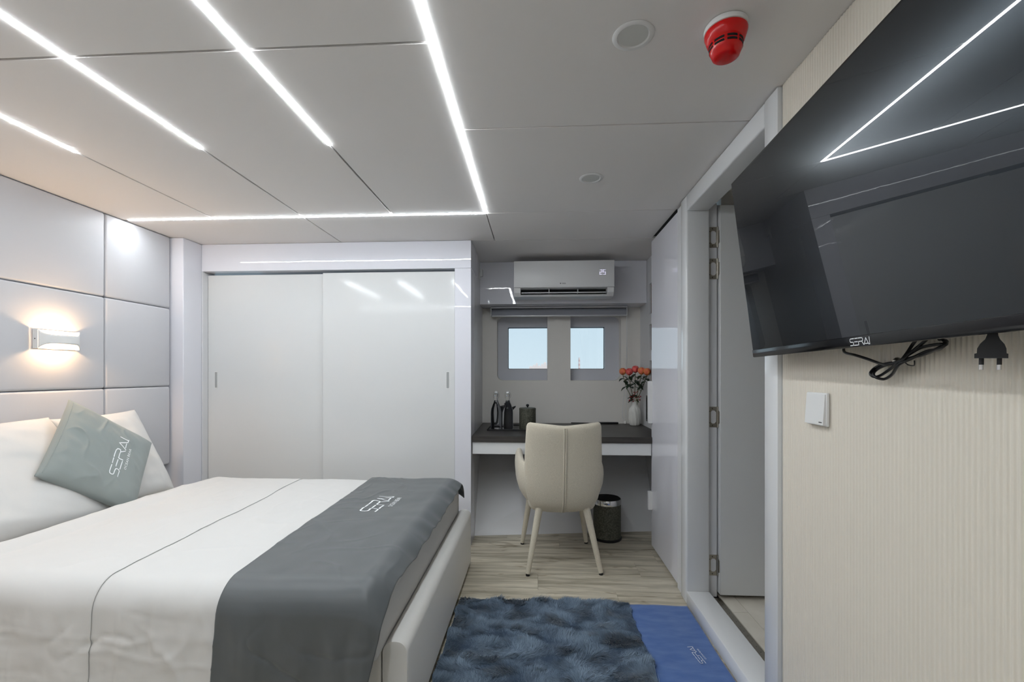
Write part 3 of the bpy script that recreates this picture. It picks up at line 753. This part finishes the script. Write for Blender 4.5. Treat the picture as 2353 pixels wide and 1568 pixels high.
# ================================================================== BED
bed = empty('bed', (-1.42, 2.04, 0), 'white leather upholstered bed frame with rounded footboard', 'bed')
def rail_geo(p0, p1, w, z0, z1, r, n=6):
    """upholstered rail with rounded top between two floor points (centre line)"""
    a, b = Vector(p0), Vector(p1); d = (b - a).normalized(); s = Vector((-d.y, d.x))
    prof = [(-w / 2, z0)] + [(-w / 2 + r - r * math.cos(i * math.pi / 2 / n), z1 - r + r * math.sin(i * math.pi / 2 / n)) for i in range(n + 1)] + \
           [(w / 2 - r + r * math.sin(i * math.pi / 2 / n), z1 - r + r * math.cos(i * math.pi / 2 / n)) for i in range(n + 1)] + [(w / 2, z0)]
    L = (b - a).length; loops = []
    for t, k in ((0, .012), (.004, .004), (.012, 0), (L - .012, 0), (L - .004, .004), (L, .012)):
        loops.append([Vector((a.x + d.x * t + s.x * o * (1 - k * 4), a.y + d.y * t + s.y * o * (1 - k * 4), z0 + (z - z0) * (1 - k))) for o, z in prof])
    return loft_geo(loops)
mesh('footboard', *rail_geo((-.442, 1.365), (-.442, 2.715), .082, .03, .345, .036), M['bedleather'], bed, True, angle=50)
mesh('side_rail', *rail_geo((-2.44, 1.405), (-.487, 1.405), .075, .03, .335, .034), M['bedleather'], bed, True, angle=50)
mesh('side_rail', *rail_geo((-2.44, 2.675), (-.487, 2.675), .075, .03, .335, .034), M['bedleather'], bed, True, angle=50)
box('slat_base', -2.44, -.486, 1.445, 2.635, .12, .205, M['white'], bed)
for x, yv in ((-2.38, 1.42), (-.5, 1.42), (-2.38, 2.66), (-.5, 2.66)): box('foot', x - .03, x + .03, yv - .03, yv + .03, 0, .031, M['black'], bed)
tag(box('mattress', -2.435, -.53, 1.45, 2.60, .206, .47, M['cotton_cream'], None, .05, 4), 'thick cream mattress resting in the white bed frame', 'mattress')

TOP = .545
def yprof(off=0.0, zfar=.24, znear=.10):
    r = .085 + off; cy0, cy1, cz = 2.585, 1.345, TOP - .085
    pts = [(cy0 + r, zfar)]
    pts += [(cy0 + r * math.cos(R(a)), cz + r * math.sin(R(a))) for a in range(0, 91, 10)]
    pts += [(cy1 + r * math.cos(R(a)), cz + r * math.sin(R(a))) for a in range(90, 181, 10)]
    pts += [(cy1 - r - .018, znear)]
    P = [Vector((a, b)) for a, b in pts]; S = [0]
    for a, b in zip(P[:-1], P[1:]): S.append(S[-1] + (b - a).length)
    def fn(t):
        s = t * S[-1]
        for i in range(len(P) - 1):
            if s <= S[i + 1] + 1e-9:
                k = (s - S[i]) / (S[i + 1] - S[i]); return P[i].lerp(P[i + 1], k)
        return P[-1]
    return fn
def wrinkle(x, y, z, amp=1.0):
    top = max(0, min(1, (z - .40) / .12))
    w = .007 * nz3(x * 2.2, y * 2.6, 1.3) + .0035 * nz3(x * 6 + y * 3, y * 5 - x * 4, 4.2) + .0016 * nz3(x * 14, y * 12, 2.0)
    h = .022 * nz3(x * 6.5, z * 1.4, 7.7) + .008 * nz3(x * 15, z * 3, 3.1) + .003 * nz3(x * 30, z * 16, 5.0)
    w += .0045 * crease(x, y, 3.0, 2.6) + .0022 * crease(x, y, 13.0, 6.5)
    h += .007 * crease(x * 1.6, z * .7, 6.0, 4.0) - .005 * crease(x, z * 1.8, 17.0, 6.0) + .004 * crease(x * .6, z * 2.2, 27.0, 7.0)
    return amp * w * top, -amp * h * (1 - top)
def crease(x, y, seed, f):
    n_ = nz3(x * f + .6 * nz3(x * 3, y * 3, seed + 5), y * f, seed); m_ = max(0, nz3(x * f * .45, y * f * .45, seed + 11) + .15)
    return max(0, 1 - abs(n_) * 6) ** 2 * min(1, m_ * 2.2)
def foot_drop(x):
    if x <= -.56: return 0.0
    return .08 - math.sqrt(max(0, .08 ** 2 - (x + .56) ** 2))
pf = yprof()
def head_puff(h): return .024 * math.sin(math.pi * min(1, h * 1.15) * .75) - .05 * max(0, h - .55) ** 2 / .2025
def duvet_fn(u, v):
    p = pf(v)
    if u < .9:
        x = -1.985 + (1.425) * (u / .9); zl = 9
    else:
        k = (u - .9) / .1; a = min(k / .5, 1) * math.pi / 2
        x = -.56 + .088 * math.sin(a); zl = TOP - .082 * (1 - math.cos(a)) - max(0, k - .5) / .5 * .13
        if p.x < 1.45 and p.y < TOP - .03: x = min(x, -.478 - .05 * min(1, (TOP - p.y) / .3))
    head = max(0, min(1, (-1.86 - x) / .125))
    wz, wh = wrinkle(x, p.x, p.y)
    y = p.x + (wh if p.x < 1.9 else 0); z = min(p.y, zl) + wz * (1 if zl > 1 else .4) + head_puff(head) * (1 if p.y > .4 else 0) * (1 - .75 * max(0, min(1, (p.x - 2.1) / .4)))
    return Vector((x, y, z))
v, f = grid_geo(duvet_fn, 260, 260)
dv_ = mesh('duvet', v, f, M['cotton'], None, True, angle=180); solid(dv_, .012, -1)
tag(dv_, 'white cotton duvet spread over the bed and hanging at the near side', 'duvet')
pf2 = yprof(.0022, .26, .105)
def band_fn(u, v):
    p = pf2(v); e = -1.33 - .09 * max(0, min(1, (p.x - 1.25) / 1.4)) + .012 * nz3(p.x * 2.5, 3.3, 1)
    x = -1.995 + (e + 1.995) * u
    head = max(0, min(1, (-1.86 - x) / .125))
    wz, wh = wrinkle(x, p.x, p.y)
    return Vector((x, p.x + (wh - .001 if p.x < 1.9 else 0), p.y + wz + .001 + head_puff(head) * (1 if p.y > .4 else 0) * (1 - .75 * max(0, min(1, (p.x - 2.1) / .4)))))
v, f = grid_geo(band_fn, 110, 260)
bd_ = mesh('top_sheet', v, f, M['cotton'], None, True, angle=180); solid(bd_, .0012, -1)
tag(bd_, 'white top sheet folded back over the duvet below the pillows', 'sheet')
pf3 = yprof(.015, .47, .09)
def runner_xz(v):
    return pf3(v)
def runner_fn(u, v):
    p = pf3(v); hang = max(0, min(1, (TOP - p.y) / .4)) if p.x < 1.9 else 0
    t = max(0, min(1, (p.x - 1.25) / 1.4))
    xl = -.935 - .045 * t - .01 * hang; xr = -.437 - .070 * hang ** 1.2 - .006 * abs(nz3(p.x * 9, 1.1, 0))
    x = xl + (xr - xl) * u
    wz, wh = wrinkle(x, p.x, p.y, 1.0)
    k = max(0, (x + .525) / .09)
    d = .052 * k ** 1.8 * (1 + .35 * nz3(p.x * 11, 2.2, 0)) * (1 if p.y > .45 else max(0, (p.y - .3) / .15))
    return Vector((x, p.x + (wh if p.x < 1.9 else 0) - .004 * hang, p.y + wz - d + .002))
v, f = grid_geo(runner_fn, 150, 300)
rn = mesh('bed_runner', v, f, M['satin'], None, True, angle=180); solid(rn, .003, -1)
tag(rn, 'dark grey satin bed runner across the foot of the bed', 'bed runner')
def runner_top(x, y):
    wz, _ = wrinkle(x, y, TOP); return Vector((x, y, TOP + .014 + wz + .0045))
# word mark on the runner reads towards the far side (along +Y)
a = atZ(862, 1173, TOP + .02); b = atZ(905, 1140, TOP + .02)
ax = (b - a); sc = ax.length / 4.3; ax.normalize(); ay = Vector((-ax.y, ax.x, 0))
pl = lambda x, y: runner_top(*(a + ax * (x * sc) + ay * (y * sc * 1.35)).xy)
t1 = logo_geo(pl, .10, 8); t2 = text_geo('OCEAN BEAR', lambda x, y: pl(1.55 + x * .42, -.62 + y * .42), 1.0)
lr = mesh('word_mark', *join(t1, t2), M['print'], rn)

# pillows
def pillow_geo(A, B, Cc, D, T, nrm, seed, pinch=.05, n=70, seam=False, wr=1.0):
    A, B, Cc, D = [Vector(p) for p in (A, B, Cc, D)]
    def surf(u, v, side):
        s, t = 2 * u - 1, 2 * v - 1
        s2 = s * (1 - pinch * (1 - t * t) * abs(s) ** 2); t2 = t * (1 - pinch * (1 - s * s) * abs(t) ** 2)
        uu, tt = (s2 + 1) / 2, (t2 + 1) / 2
        p = A * (1 - uu) * (1 - tt) + B * uu * (1 - tt) + Cc * uu * tt + D * (1 - uu) * tt
        h = T * max(0.0, (1 - s ** 4) * (1 - t ** 4)) ** .55
        e = min(1 - abs(s), 1 - abs(t))
        h += wr * (.010 * nz3(s * 1.6 + seed, t * 1.8, side * 3.1) + .005 * nz3(s * 4 + t * 3 + seed, t * 5, side)) * min(1, e * 4)
        h += wr * .007 * crease(s * .5 + t * .3, t * .5 - s * .25, seed, 3.2) * min(1, e * 3) * (1 if side > 0 else 0)
        return p + nrm * (h * side)
    def front(u, v): return surf(u, v, 1)
    V1, F1 = grid_geo(front, n, n); V2, F2 = grid_geo(lambda u, v: surf(u, v, -1), n, n)
    return join((V1, F1), (V2, [q[::-1] for q in F2])), surf
def weld(o, d=.0005):
    bm = bmesh.new(); bm.from_mesh(o.data); bmesh.ops.remove_doubles(bm, verts=bm.verts, dist=d)
    bmesh.ops.recalc_face_normals(bm, faces=bm.faces); bm.to_mesh(o.data); bm.free()
def pillow(name, corners, T, nrm, m, label, cat, group, seed, **k):
    g, surf = pillow_geo(*corners, T, Vector(nrm).normalized(), seed, **k)
    o = mesh(name, *g, m, None, True, angle=180); weld(o); tag(o, label, cat, group); return o, surf
NR = Vector((.81, 0, .59))
pillow('pillow', ((-2.05, 1.28, .505), (-2.04, 2.09, .500), (-2.405, 2.06, .965), (-2.405, 1.29, .955)), .078, NR, M['cotton'], 'large white pillow nearest the camera against the headboard', 'pillow', 'white bed pillows', 1.0)
pillow('pillow', ((-2.11, 2.06, .505), (-2.11, 2.48, .505), (-2.405, 2.53, .965), (-2.405, 2.06, .955)), .055, NR, M['cotton'], 'white pillow at the far side behind the grey cushion', 'pillow', 'white bed pillows', 5.0)
# grey cushion: square seen as a diamond; solve its corners from the picture with one corner resting on the bed
pc_ = atX(307, 1185, -1.965)
dA, dB, dD = ray(158, 918), ray(349, 1018), ray(78, 1095)
Mx = np.array([[dA[i], -dB[i], -dD[i]] for i in range(3)]); rhs = np.array([-(pc_ - CAMP)[i] - 0 for i in range(3)])
tA, tB, tD = np.linalg.solve(Mx, rhs)
CA, CB, CD = CAMP + dA * tA, CAMP + dB * tB, CAMP + dD * tD
cn_ = (CB - CA).cross(CD - CA).normalized()
if cn_.dot(CAMP - CA) < 0: cn_ = -cn_
print('cushion', [tuple(round(q, 3) for q in p) for p in (CA, CB, pc_, CD)], (CB - CA).length, (CD - CA).length)
cu, csurf = pillow('cushion', (CD, pc_, CB, CA), .050, cn_, M['sage'], 'sage grey cushion with white lettering leaning on the pillows', 'cushion', None, 9.0, pinch=.03, n=90)
# flange edge on the D-A side and lettering parallel to it near the B-C side
def cpt(u, v): return csurf(u, v, 1) + cn_ * .0015
pl = lambda x, y: cpt(.655 - y * .095, .26 + x * .49 / 4.3)
# reading direction C->B (v), up direction towards the D-A side (smaller u)
t1 = logo_geo(pl, .095, 6); t2 = text_geo('OCEAN BEAR', lambda x, y: pl(1.0 + x * .42, -.68 + y * .42), 1.0)
mesh('word_mark', *join(t1, t2), M['print'], cu)
path = [cpt(.035, .04 + .92 * i / 30) - cn_ * .0015 for i in range(31)]
tube('hem_seam', path, .0022, M['sage'], cu, 6)

# ---- wall lamps
def sconce(yc, zc, label):
    t = empty('wall_lamp', (XL, yc, zc - .05), label, 'lamp', 'headboard wall lamps')
    Lh, r = .098, .048
    X0 = XL + .0005
    depth = lambda u: .030 + .042 * (1 - (2 * u - 1) ** 2)          # bowed in plan
    box('back_plate', X0, X0 + .004, yc - Lh, yc + Lh, zc - r, zc + r, M['wplastic'], t, .001, 1)
    def band(u, v):                                                  # front band, cut back in the middle
        s = abs(2 * u - 1); half = .022 + .025 * s ** 7
        return Vector((X0 + depth(u), yc - Lh + 2 * Lh * u, zc - half + 2 * half * v))
    o = mesh('front_band', *grid_geo(band, 41, 7), M['wplastic'], t, True, angle=180); solid(o, .003, 0)
    for s in (-1, 1):
        e = box('end_cap', X0 + .0042, X0 + .030, min(yc + s * Lh, yc + s * (Lh + .003)), max(yc + s * Lh, yc + s * (Lh + .003)), zc - r, zc + r, M['wplastic'], t, .001, 1)
        tube('screw', [(X0 + .017, yc + s * (Lh + .0031), zc), (X0 + .017, yc + s * (Lh + .0042), zc)], .0028, M['gap'], e, 8)
    tube('bulb', [(X0 + .040, yc - .028, zc), (X0 + .040, yc + .028, zc)], .009, M['warm'], t, 14)
    tube('bulb_holder', [(X0 + .004, yc, zc), (X0 + .032, yc, zc)], .006, M['wplastic'], t, 10)
sconce(2.125, 1.352, 'white wall lamp glowing warm above the pillows')
sconce(0.22, 1.352, 'second warm wall lamp on the headboard behind the camera')

# ================================================================== RUG AND MAT
rg = empty('rug', (.03, 1.55, 0), 'dark blue shaggy fur rug on the floor beside the bed', 'rug')
RX0, RX1, RY0, RY1 = -.393, .465, .75, 2.285
box('rug_backing', RX0, RX1, RY0, RY1, .0025, .010, M['rug'], rg, .002, 1)
rng = np.random.default_rng(5); NB = 230000
bx = rng.uniform(RX0, RX1, NB); by = RY0 + (RY1 - RY0) * rng.uniform(0, 1, NB)
keep = np.ones(NB, bool)
# coarse lattice of noise for lie direction, clump height and tone
gx, gy = 140, 240
def lattice(fx, fy, seed, oct_=2):
    A = np.zeros((gx, gy))
    for i in range(gx):
        for j in range(gy):
            X_, Y_ = RX0 + (RX1 - RX0) * i / (gx - 1), RY0 + (RY1 - RY0) * j / (gy - 1)
            A[i, j] = noise.noise(Vector((X_ * fx, Y_ * fy, seed))) + .5 * noise.noise(Vector((X_ * fx * 2.3, Y_ * fy * 2.3, seed + 9)))
    return A
ii = np.clip(((bx - RX0) / (RX1 - RX0) * (gx - 1)).astype(int), 0, gx - 1); jj = np.clip(((by - RY0) / (RY1 - RY0) * (gy - 1)).astype(int), 0, gy - 1)
d1 = lattice(6.0, 9.0, 1.0)[ii, jj]; d2 = lattice(6.0, 10.0, 20.0)[ii, jj]; hh = lattice(8.0, 13.0, 40.0)[ii, jj]
ang = 1.2 + 4.2 * d1 + rng.normal(0, .35, NB)
lay = np.clip(.95 + .55 * d2 + rng.normal(0, .18, NB), .2, 1.38)
Lb = .032 * (1 + .35 * hh) * rng.uniform(.7, 1.15, NB)
clump = np.clip(.6 + .9 * hh, .15, 1.3)
base = np.stack([bx, by, np.full(NB, .0095)], 1)
dirh = np.stack([np.cos(ang), np.sin(ang), np.zeros(NB)], 1)
mid_ = base + dirh * (Lb * .45 * np.sin(lay * .7))[:, None]; mid_[:, 2] += Lb * .5 * np.cos(lay * .7) * clump
tip = base + dirh * (Lb * np.sin(lay))[:, None]; tip[:, 2] += Lb * np.cos(lay) * clump
tip[:, 0] = np.clip(tip[:, 0], RX0 - .002, RX1 + .012); 
sd = np.stack([-np.sin(ang + rng.normal(0, .5, NB)), np.cos(ang), np.zeros(NB)], 1) * .0011
P = np.stack([base - sd, base + sd, mid_ + sd * .9, mid_ - sd * .9, tip], 1).reshape(-1, 3)
PO = np.array([WL[rg].x, WL[rg].y, 0.0]); P = P - PO
k = np.arange(NB) * 5
quads = np.stack([k, k + 1, k + 2, k + 3], 1); tris = np.stack([k + 3, k + 2, k + 4], 1)
me = bpy.data.meshes.new('pile'); me.vertices.add(NB * 5); me.vertices.foreach_set('co', P.astype(np.float32).ravel())
loops_ = np.concatenate([quads, tris], 1).ravel().astype(np.int32)       # 4+3 per blade
me.loops.add(len(loops_)); me.loops.foreach_set('vertex_index', loops_)
me.polygons.add(NB * 2)
ls = np.stack([np.arange(NB) * 7, np.arange(NB) * 7 + 4], 1).ravel().astype(np.int32)
me.polygons.foreach_set('loop_start', ls)
me.update(calc_edges=True)
tone = np.clip(.42 + .62 * hh + .22 * d2 + rng.normal(0, .15, NB), 0, 1)  # low clumps darker: shade of the creases put into the pile colour
at = me.attributes.new('tone', 'FLOAT', 'POINT'); at.data.foreach_set('value', np.repeat(tone, 5).astype(np.float32))
me.materials.append(M['pile'])
po = bpy.data.objects.new('pile', me); link(po, rg, WL[rg]); po['kind'] = 'stuff'
# thin blue mat between rug and sill
def mat_fn(u, v):
    x = .44 + (.762 - .44) * u; y = .8 + 1.485 * v
    x += .006 * nz3(y * 3, u * 2, 1) * (u > .5)
    return Vector((x, y, .006 + .0022 * nz3(x * 9, y * 5, 6) + .0015 * nz3(x * 22, y * 15, 2)))
v, f = grid_geo(mat_fn, 40, 120); mt = mesh('floor_mat', v, f, M['mat'], None, True, angle=180); solid(mt, .0045, -1)
tag(mt, 'flat blue cloth mat with small white lettering by the door sill', 'mat')
a = atZ(1622, 1526, .01); b = atZ(1591, 1488, .01)
ax = (b - a); sc = ax.length / 4.3; ax.normalize(); ay = Vector((-ax.y, ax.x, 0))
a2 = atZ(1608, 1528, .01); hsc = .45
if ay.dot(a2 - a) < 0: ay = -ay
def plm(x, y):
    q = a + ax * (x * sc) + ay * (y * .022); q.z = .0125; return q
t1 = logo_geo(plm, .10); t2 = text_geo('OCEAN BEAR', lambda x, y: plm(.9 + x * .45, -.75 + y * .45), 1.0)
mesh('word_mark', *join(t1, t2), M['print'], mt)

# ================================================================== TELEVISION
tvd = ray(1270, 868).normalized(); ew = -tvd
TB = atX(1731, 822, .700)
dt = ray(1679, 423); tt = (TB - CAMP).dot(ew) / dt.dot(ew); TT = CAMP + dt * tt
eh = (TT - TB); TH = eh.length; eh.normalize(); en = eh.cross(ew).normalized()
if en.x > 0: en = -en
TW = TH * 1.74
print('tv', TB, TT, TH, TW, en)
tvp = lambda a, b, c: TB + ew * a + eh * b + en * c
def tvbox(name, a0, a1, b0, b1, c0, c1, m, parent, bevel=0.0):
    v, f = box_geo(a0, a1, b0, b1, c0, c1, bevel, 2); return mesh(name, [tvp(p.x, p.y, p.z) for p in v], f, m, parent, bevel > 0)
tv = empty('television', tvp(TW / 2, 0, -.02), 'large black flat television tilted down from the ribbed wall', 'television')
tvbox('rear_cover', .12, TW - .12, .04, TH * .62, -.045, -.0125, M['black'], tv, .008)
tvbox('casing', 0, TW, 0, TH, -.012, -.0008, M['blackgloss'], tv, .002)
sc_ = tvbox('screen', .006, TW - .006, .024, TH - .006, -.0007, 0, M['screen'], tv)
def plane_hit(px, py):
    d = ray(px, py); t = (TB - CAMP).dot(en) / d.dot(en); q = CAMP + d * t - TB; return q.dot(ew), q.dot(eh)
tvbox('bezel', .001, TW - .001, .001, .0235, -.0007, .0008, M['blackgloss'], tv, .0004)
a0, b0 = plane_hit(1956, 797); a1, b1 = plane_hit(2000, 789)
s = (a1 - a0) / 4.3
mesh('word_mark', *logo_geo(lambda x, y: tvp(a0 + x * s, .0045 + y * .0145, .0011), .12), M['print'], tv)
# wall bracket
br = empty('bracket', (0, 0, 0)); bpy.data.objects.remove(br)
am = tvp(TW / 2, TH * .35, -.046)
box('wall_bracket', am.x + .004, XR - .006, am.y - .12, am.y + .12, am.z - .10, am.z + .08, M['black'], tv, .003, 1)

# ---- power cable with plug below the television
zf = 5.194
def zp(x, y, X=.752): return atX(1900 + x / zf, 740 + y / zf, X)
def zx(pts, X0=.752):
    return [zp(x, y, X0 + .010 * math.sin(i * 1.7)) for i, (x, y) in enumerate(pts)]
cab = empty('power_cable', zp(850, 480), 'black power cable tied in a bundle below the television', 'cable')
s1 = [(215, 270), (200, 335), (230, 372), (330, 395), (480, 442), (620, 492), (700, 508), (850, 478), (1000, 430), (1180, 380), (1350, 305), (1425, 262), (1395, 222), (1340, 205)]
s2 = [(1090, 190), (1030, 260), (940, 395), (860, 475), (720, 497), (590, 540), (520, 610), (560, 655), (640, 640), (760, 560), (850, 490), (960, 400), (1120, 310), (1290, 272), (1390, 265), (1430, 235)]
s3 = [(1210, 195), (1110, 280), (960, 400), (870, 480), (700, 520), (590, 575), (555, 630), (600, 670), (690, 682), (780, 625), (860, 510), (980, 450), (1200, 350), (1330, 330), (1400, 280), (1420, 225)]
for s_ in (s1, s2, s3): tube('cord', smooth_path(zx(s_), 5), .0031, M['black'], cab, 8)
c0 = zp(848, 478); tube('cable_tie', [c0 + Vector((0, -.004, -.001)), c0 + Vector((0, .004, .002))], .0085, M['steel'], cab, 10)
tube('cable_tie', smooth_path(zx([(940, 490), (975, 515), (1040, 520), (1045, 465)])), .0012, M['black'], cab, 6)
# plug drawn in a vertical plane facing the room
pcn = atX(2277, 800, .715); hd = ray(2277, HOR); hd.z = 0; hd.normalize(); rt = Vector((hd.y, -hd.x, 0))
dist = (pcn - CAMP).dot(hd)
fcam = Vector((-ST, CT, 0))
def plugpt(x, y, h):
    d = ray(1900 + x / zf, 740 + y / zf); q = CAMP + d * (dist / d.dot(hd)); return q + hd * h
out = [(1915, 120), (2040, 120), (2045, 165), (2068, 212), (2120, 268), (2142, 320), (2145, 378), (2165, 382), (2165, 434), (1760, 434), (1762, 382), (1790, 376), (1795, 320), (1832, 262), (1890, 210), (1912, 160)]
v, f = prism_geo(out, -.008, .008, plugpt)
pg = mesh('plug', v, f, M['black'], cab)
for x in (1845, 2060):
    tube('prong', [plugpt(x, 434, 0), plugpt(x - 2, 512, 0)], .0030, M['rubber'], pg, 10)
    tube('prong', [plugpt(x - 2, 512, 0), plugpt(x - 4, 572, 0)], .0028, M['chrome'], pg, 10)

# ---- light switch
sw = empty('light_switch', (XR - .008, 1.268, 1.04), 'square white light switch on the ribbed wall below the television', 'switch')
sy0, sy1 = 1.217, 1.305
pz0, pz1 = 1.040, 1.130
box('switch_plate', XR - .0115, XR - .0032, sy0, sy1, pz0, pz1, M['wplastic'], sw, .003, 2)
v, f = prism_geo([(XR - .0117, pz0 + .004), (XR - .0190, pz0 + .004), (XR - .0135, pz1 - .004), (XR - .0117, pz1 - .004)], sy0 + .004, sy1 - .004, lambda a, b, h: Vector((a, h, b)))
rk = mesh('rocker', v, f, M['wplastic'], sw)
box('maker_mark', XR - .0196, XR - .0189, sy0 + .009, sy0 + .021, pz0 + .0095, pz0 + .012, M['ink'], rk)

# ================================================================== CEILING FITTINGS
fd = empty('smoke_detector', (.4985, 1.195, 2.0), 'red smoke detector on a white base on the ceiling', 'smoke detector')
DC = (.4985, 1.195, ZC)
lathe('detector_base', [(.048, -.0005), (.0525, -.002), (.054, -.008), (.053, -.015), (.050, -.016)], DC, M['wplastic'], fd, 48)
lathe('detector_head', [(.050, -.0162), (.0525, -.018), (.0525, -.023), (.0455, -.044), (.0415, -.047), (.0395, -.066), (.0375, -.069), (.033, -.081), (.026, -.085), (.008, -.0865)], DC, M['red'], fd, 48)
for row_, (z0, r0) in enumerate(((-.0515, .0414), (-.0600, .0405))):
    for k in range(8):
        gs = []
        for i in range(5):
            a = 2 * math.pi * k / 8 + .62 * (i / 4 - .5)
            for dz in (-.0028, .0028):
                for rr in (r0 - .0015, r0 + .0004):
                    gs.append(Vector((DC[0] + rr * math.cos(a), DC[1] + rr * math.sin(a), DC[2] + z0 + dz)))
        F = []
        for i in range(4):
            o_ = i * 4
            F += [[o_ + 1, o_ + 5, o_ + 7, o_ + 3], [o_, o_ + 2, o_ + 6, o_ + 4], [o_, o_ + 4, o_ + 5, o_ + 1], [o_ + 2, o_ + 3, o_ + 7, o_ + 6]]
        F += [[0, 1, 3, 2], [16, 18, 19, 17]]
        mesh('vent_slot', gs, F, M['void'], fd)
def downlight(x, y, label):
    t = empty('downlight', (x, y, ZC - .004), label, 'downlight', 'round recessed ceiling lights')
    lathe('trim_ring', [(.054, -.0003), (.0555, -.002), (.052, -.0045), (.043, -.0045), (.040, -.0012)], (x, y, ZC), M['wplastic'], t, 48)
    lathe('lens', [(.0395, -.0006), (.0395, -.0015), (.02, -.0020)], (x, y, ZC), M['diffuser'], t, 40)
downlight(.262, 1.214, 'unlit round downlight in the ceiling beside the red detector')
downlight(.257, 2.09, 'unlit round downlight in the ceiling towards the air conditioner')

# ================================================================== OUTSIDE
tag(box('sea', -4000, 4000, 6, 6000, -4.2, -4.0, M['sea']), 'hazy sea outside the windows', kind='structure')
DY = 2500.0
for i, (pxa, pxb, py) in enumerate(((1216, 1224, 843), (1224, 1231, 840), (1231, 1236, 836), (1236, 1243, 842), (1243, 1249, 838), (1249, 1256, 834), (1256, 1266, 840))):
    a, b = atY(pxa, py, DY), atY(pxb, py, DY)
    lab = ['pale far tower at the left end of the skyline', 'pale far block second in the skyline', 'slim pale far tower third in the skyline', 'low pale far block mid skyline', 'pale far tower fifth in the skyline', 'tallest pale far tower of the skyline', 'pale far block beside the window pillar'][i]
    t = empty('far_building', ((a.x + b.x) / 2, DY, -4), lab, 'building', 'skyline across the water')
    box('tower', a.x, b.x, DY, DY + 18, -4, a.z, M['citywall'], t); w = (b.x - a.x)
    box('roof_block', a.x + w * .25, b.x - w * .3, DY + 4, DY + 12, a.z, a.z + 4, M['citywall'], t)
cx_ = atY(1331, 822, DY); cmn = empty('chimney', (cx_.x, DY, -4), 'far red and white banded chimney seen through the right window', 'chimney')
for k in range(8):
    z0 = -4 + (cx_.z + 4) * k / 8; z1 = -4 + (cx_.z + 4) * (k + 1) / 8
    lathe('chimney_band', [(5.6 - .2 * k, z0), (5.4 - .2 * k, z1)], (cx_.x, DY, 0), M['stripe' if k % 2 == 0 else 'citywall'], cmn, 14)
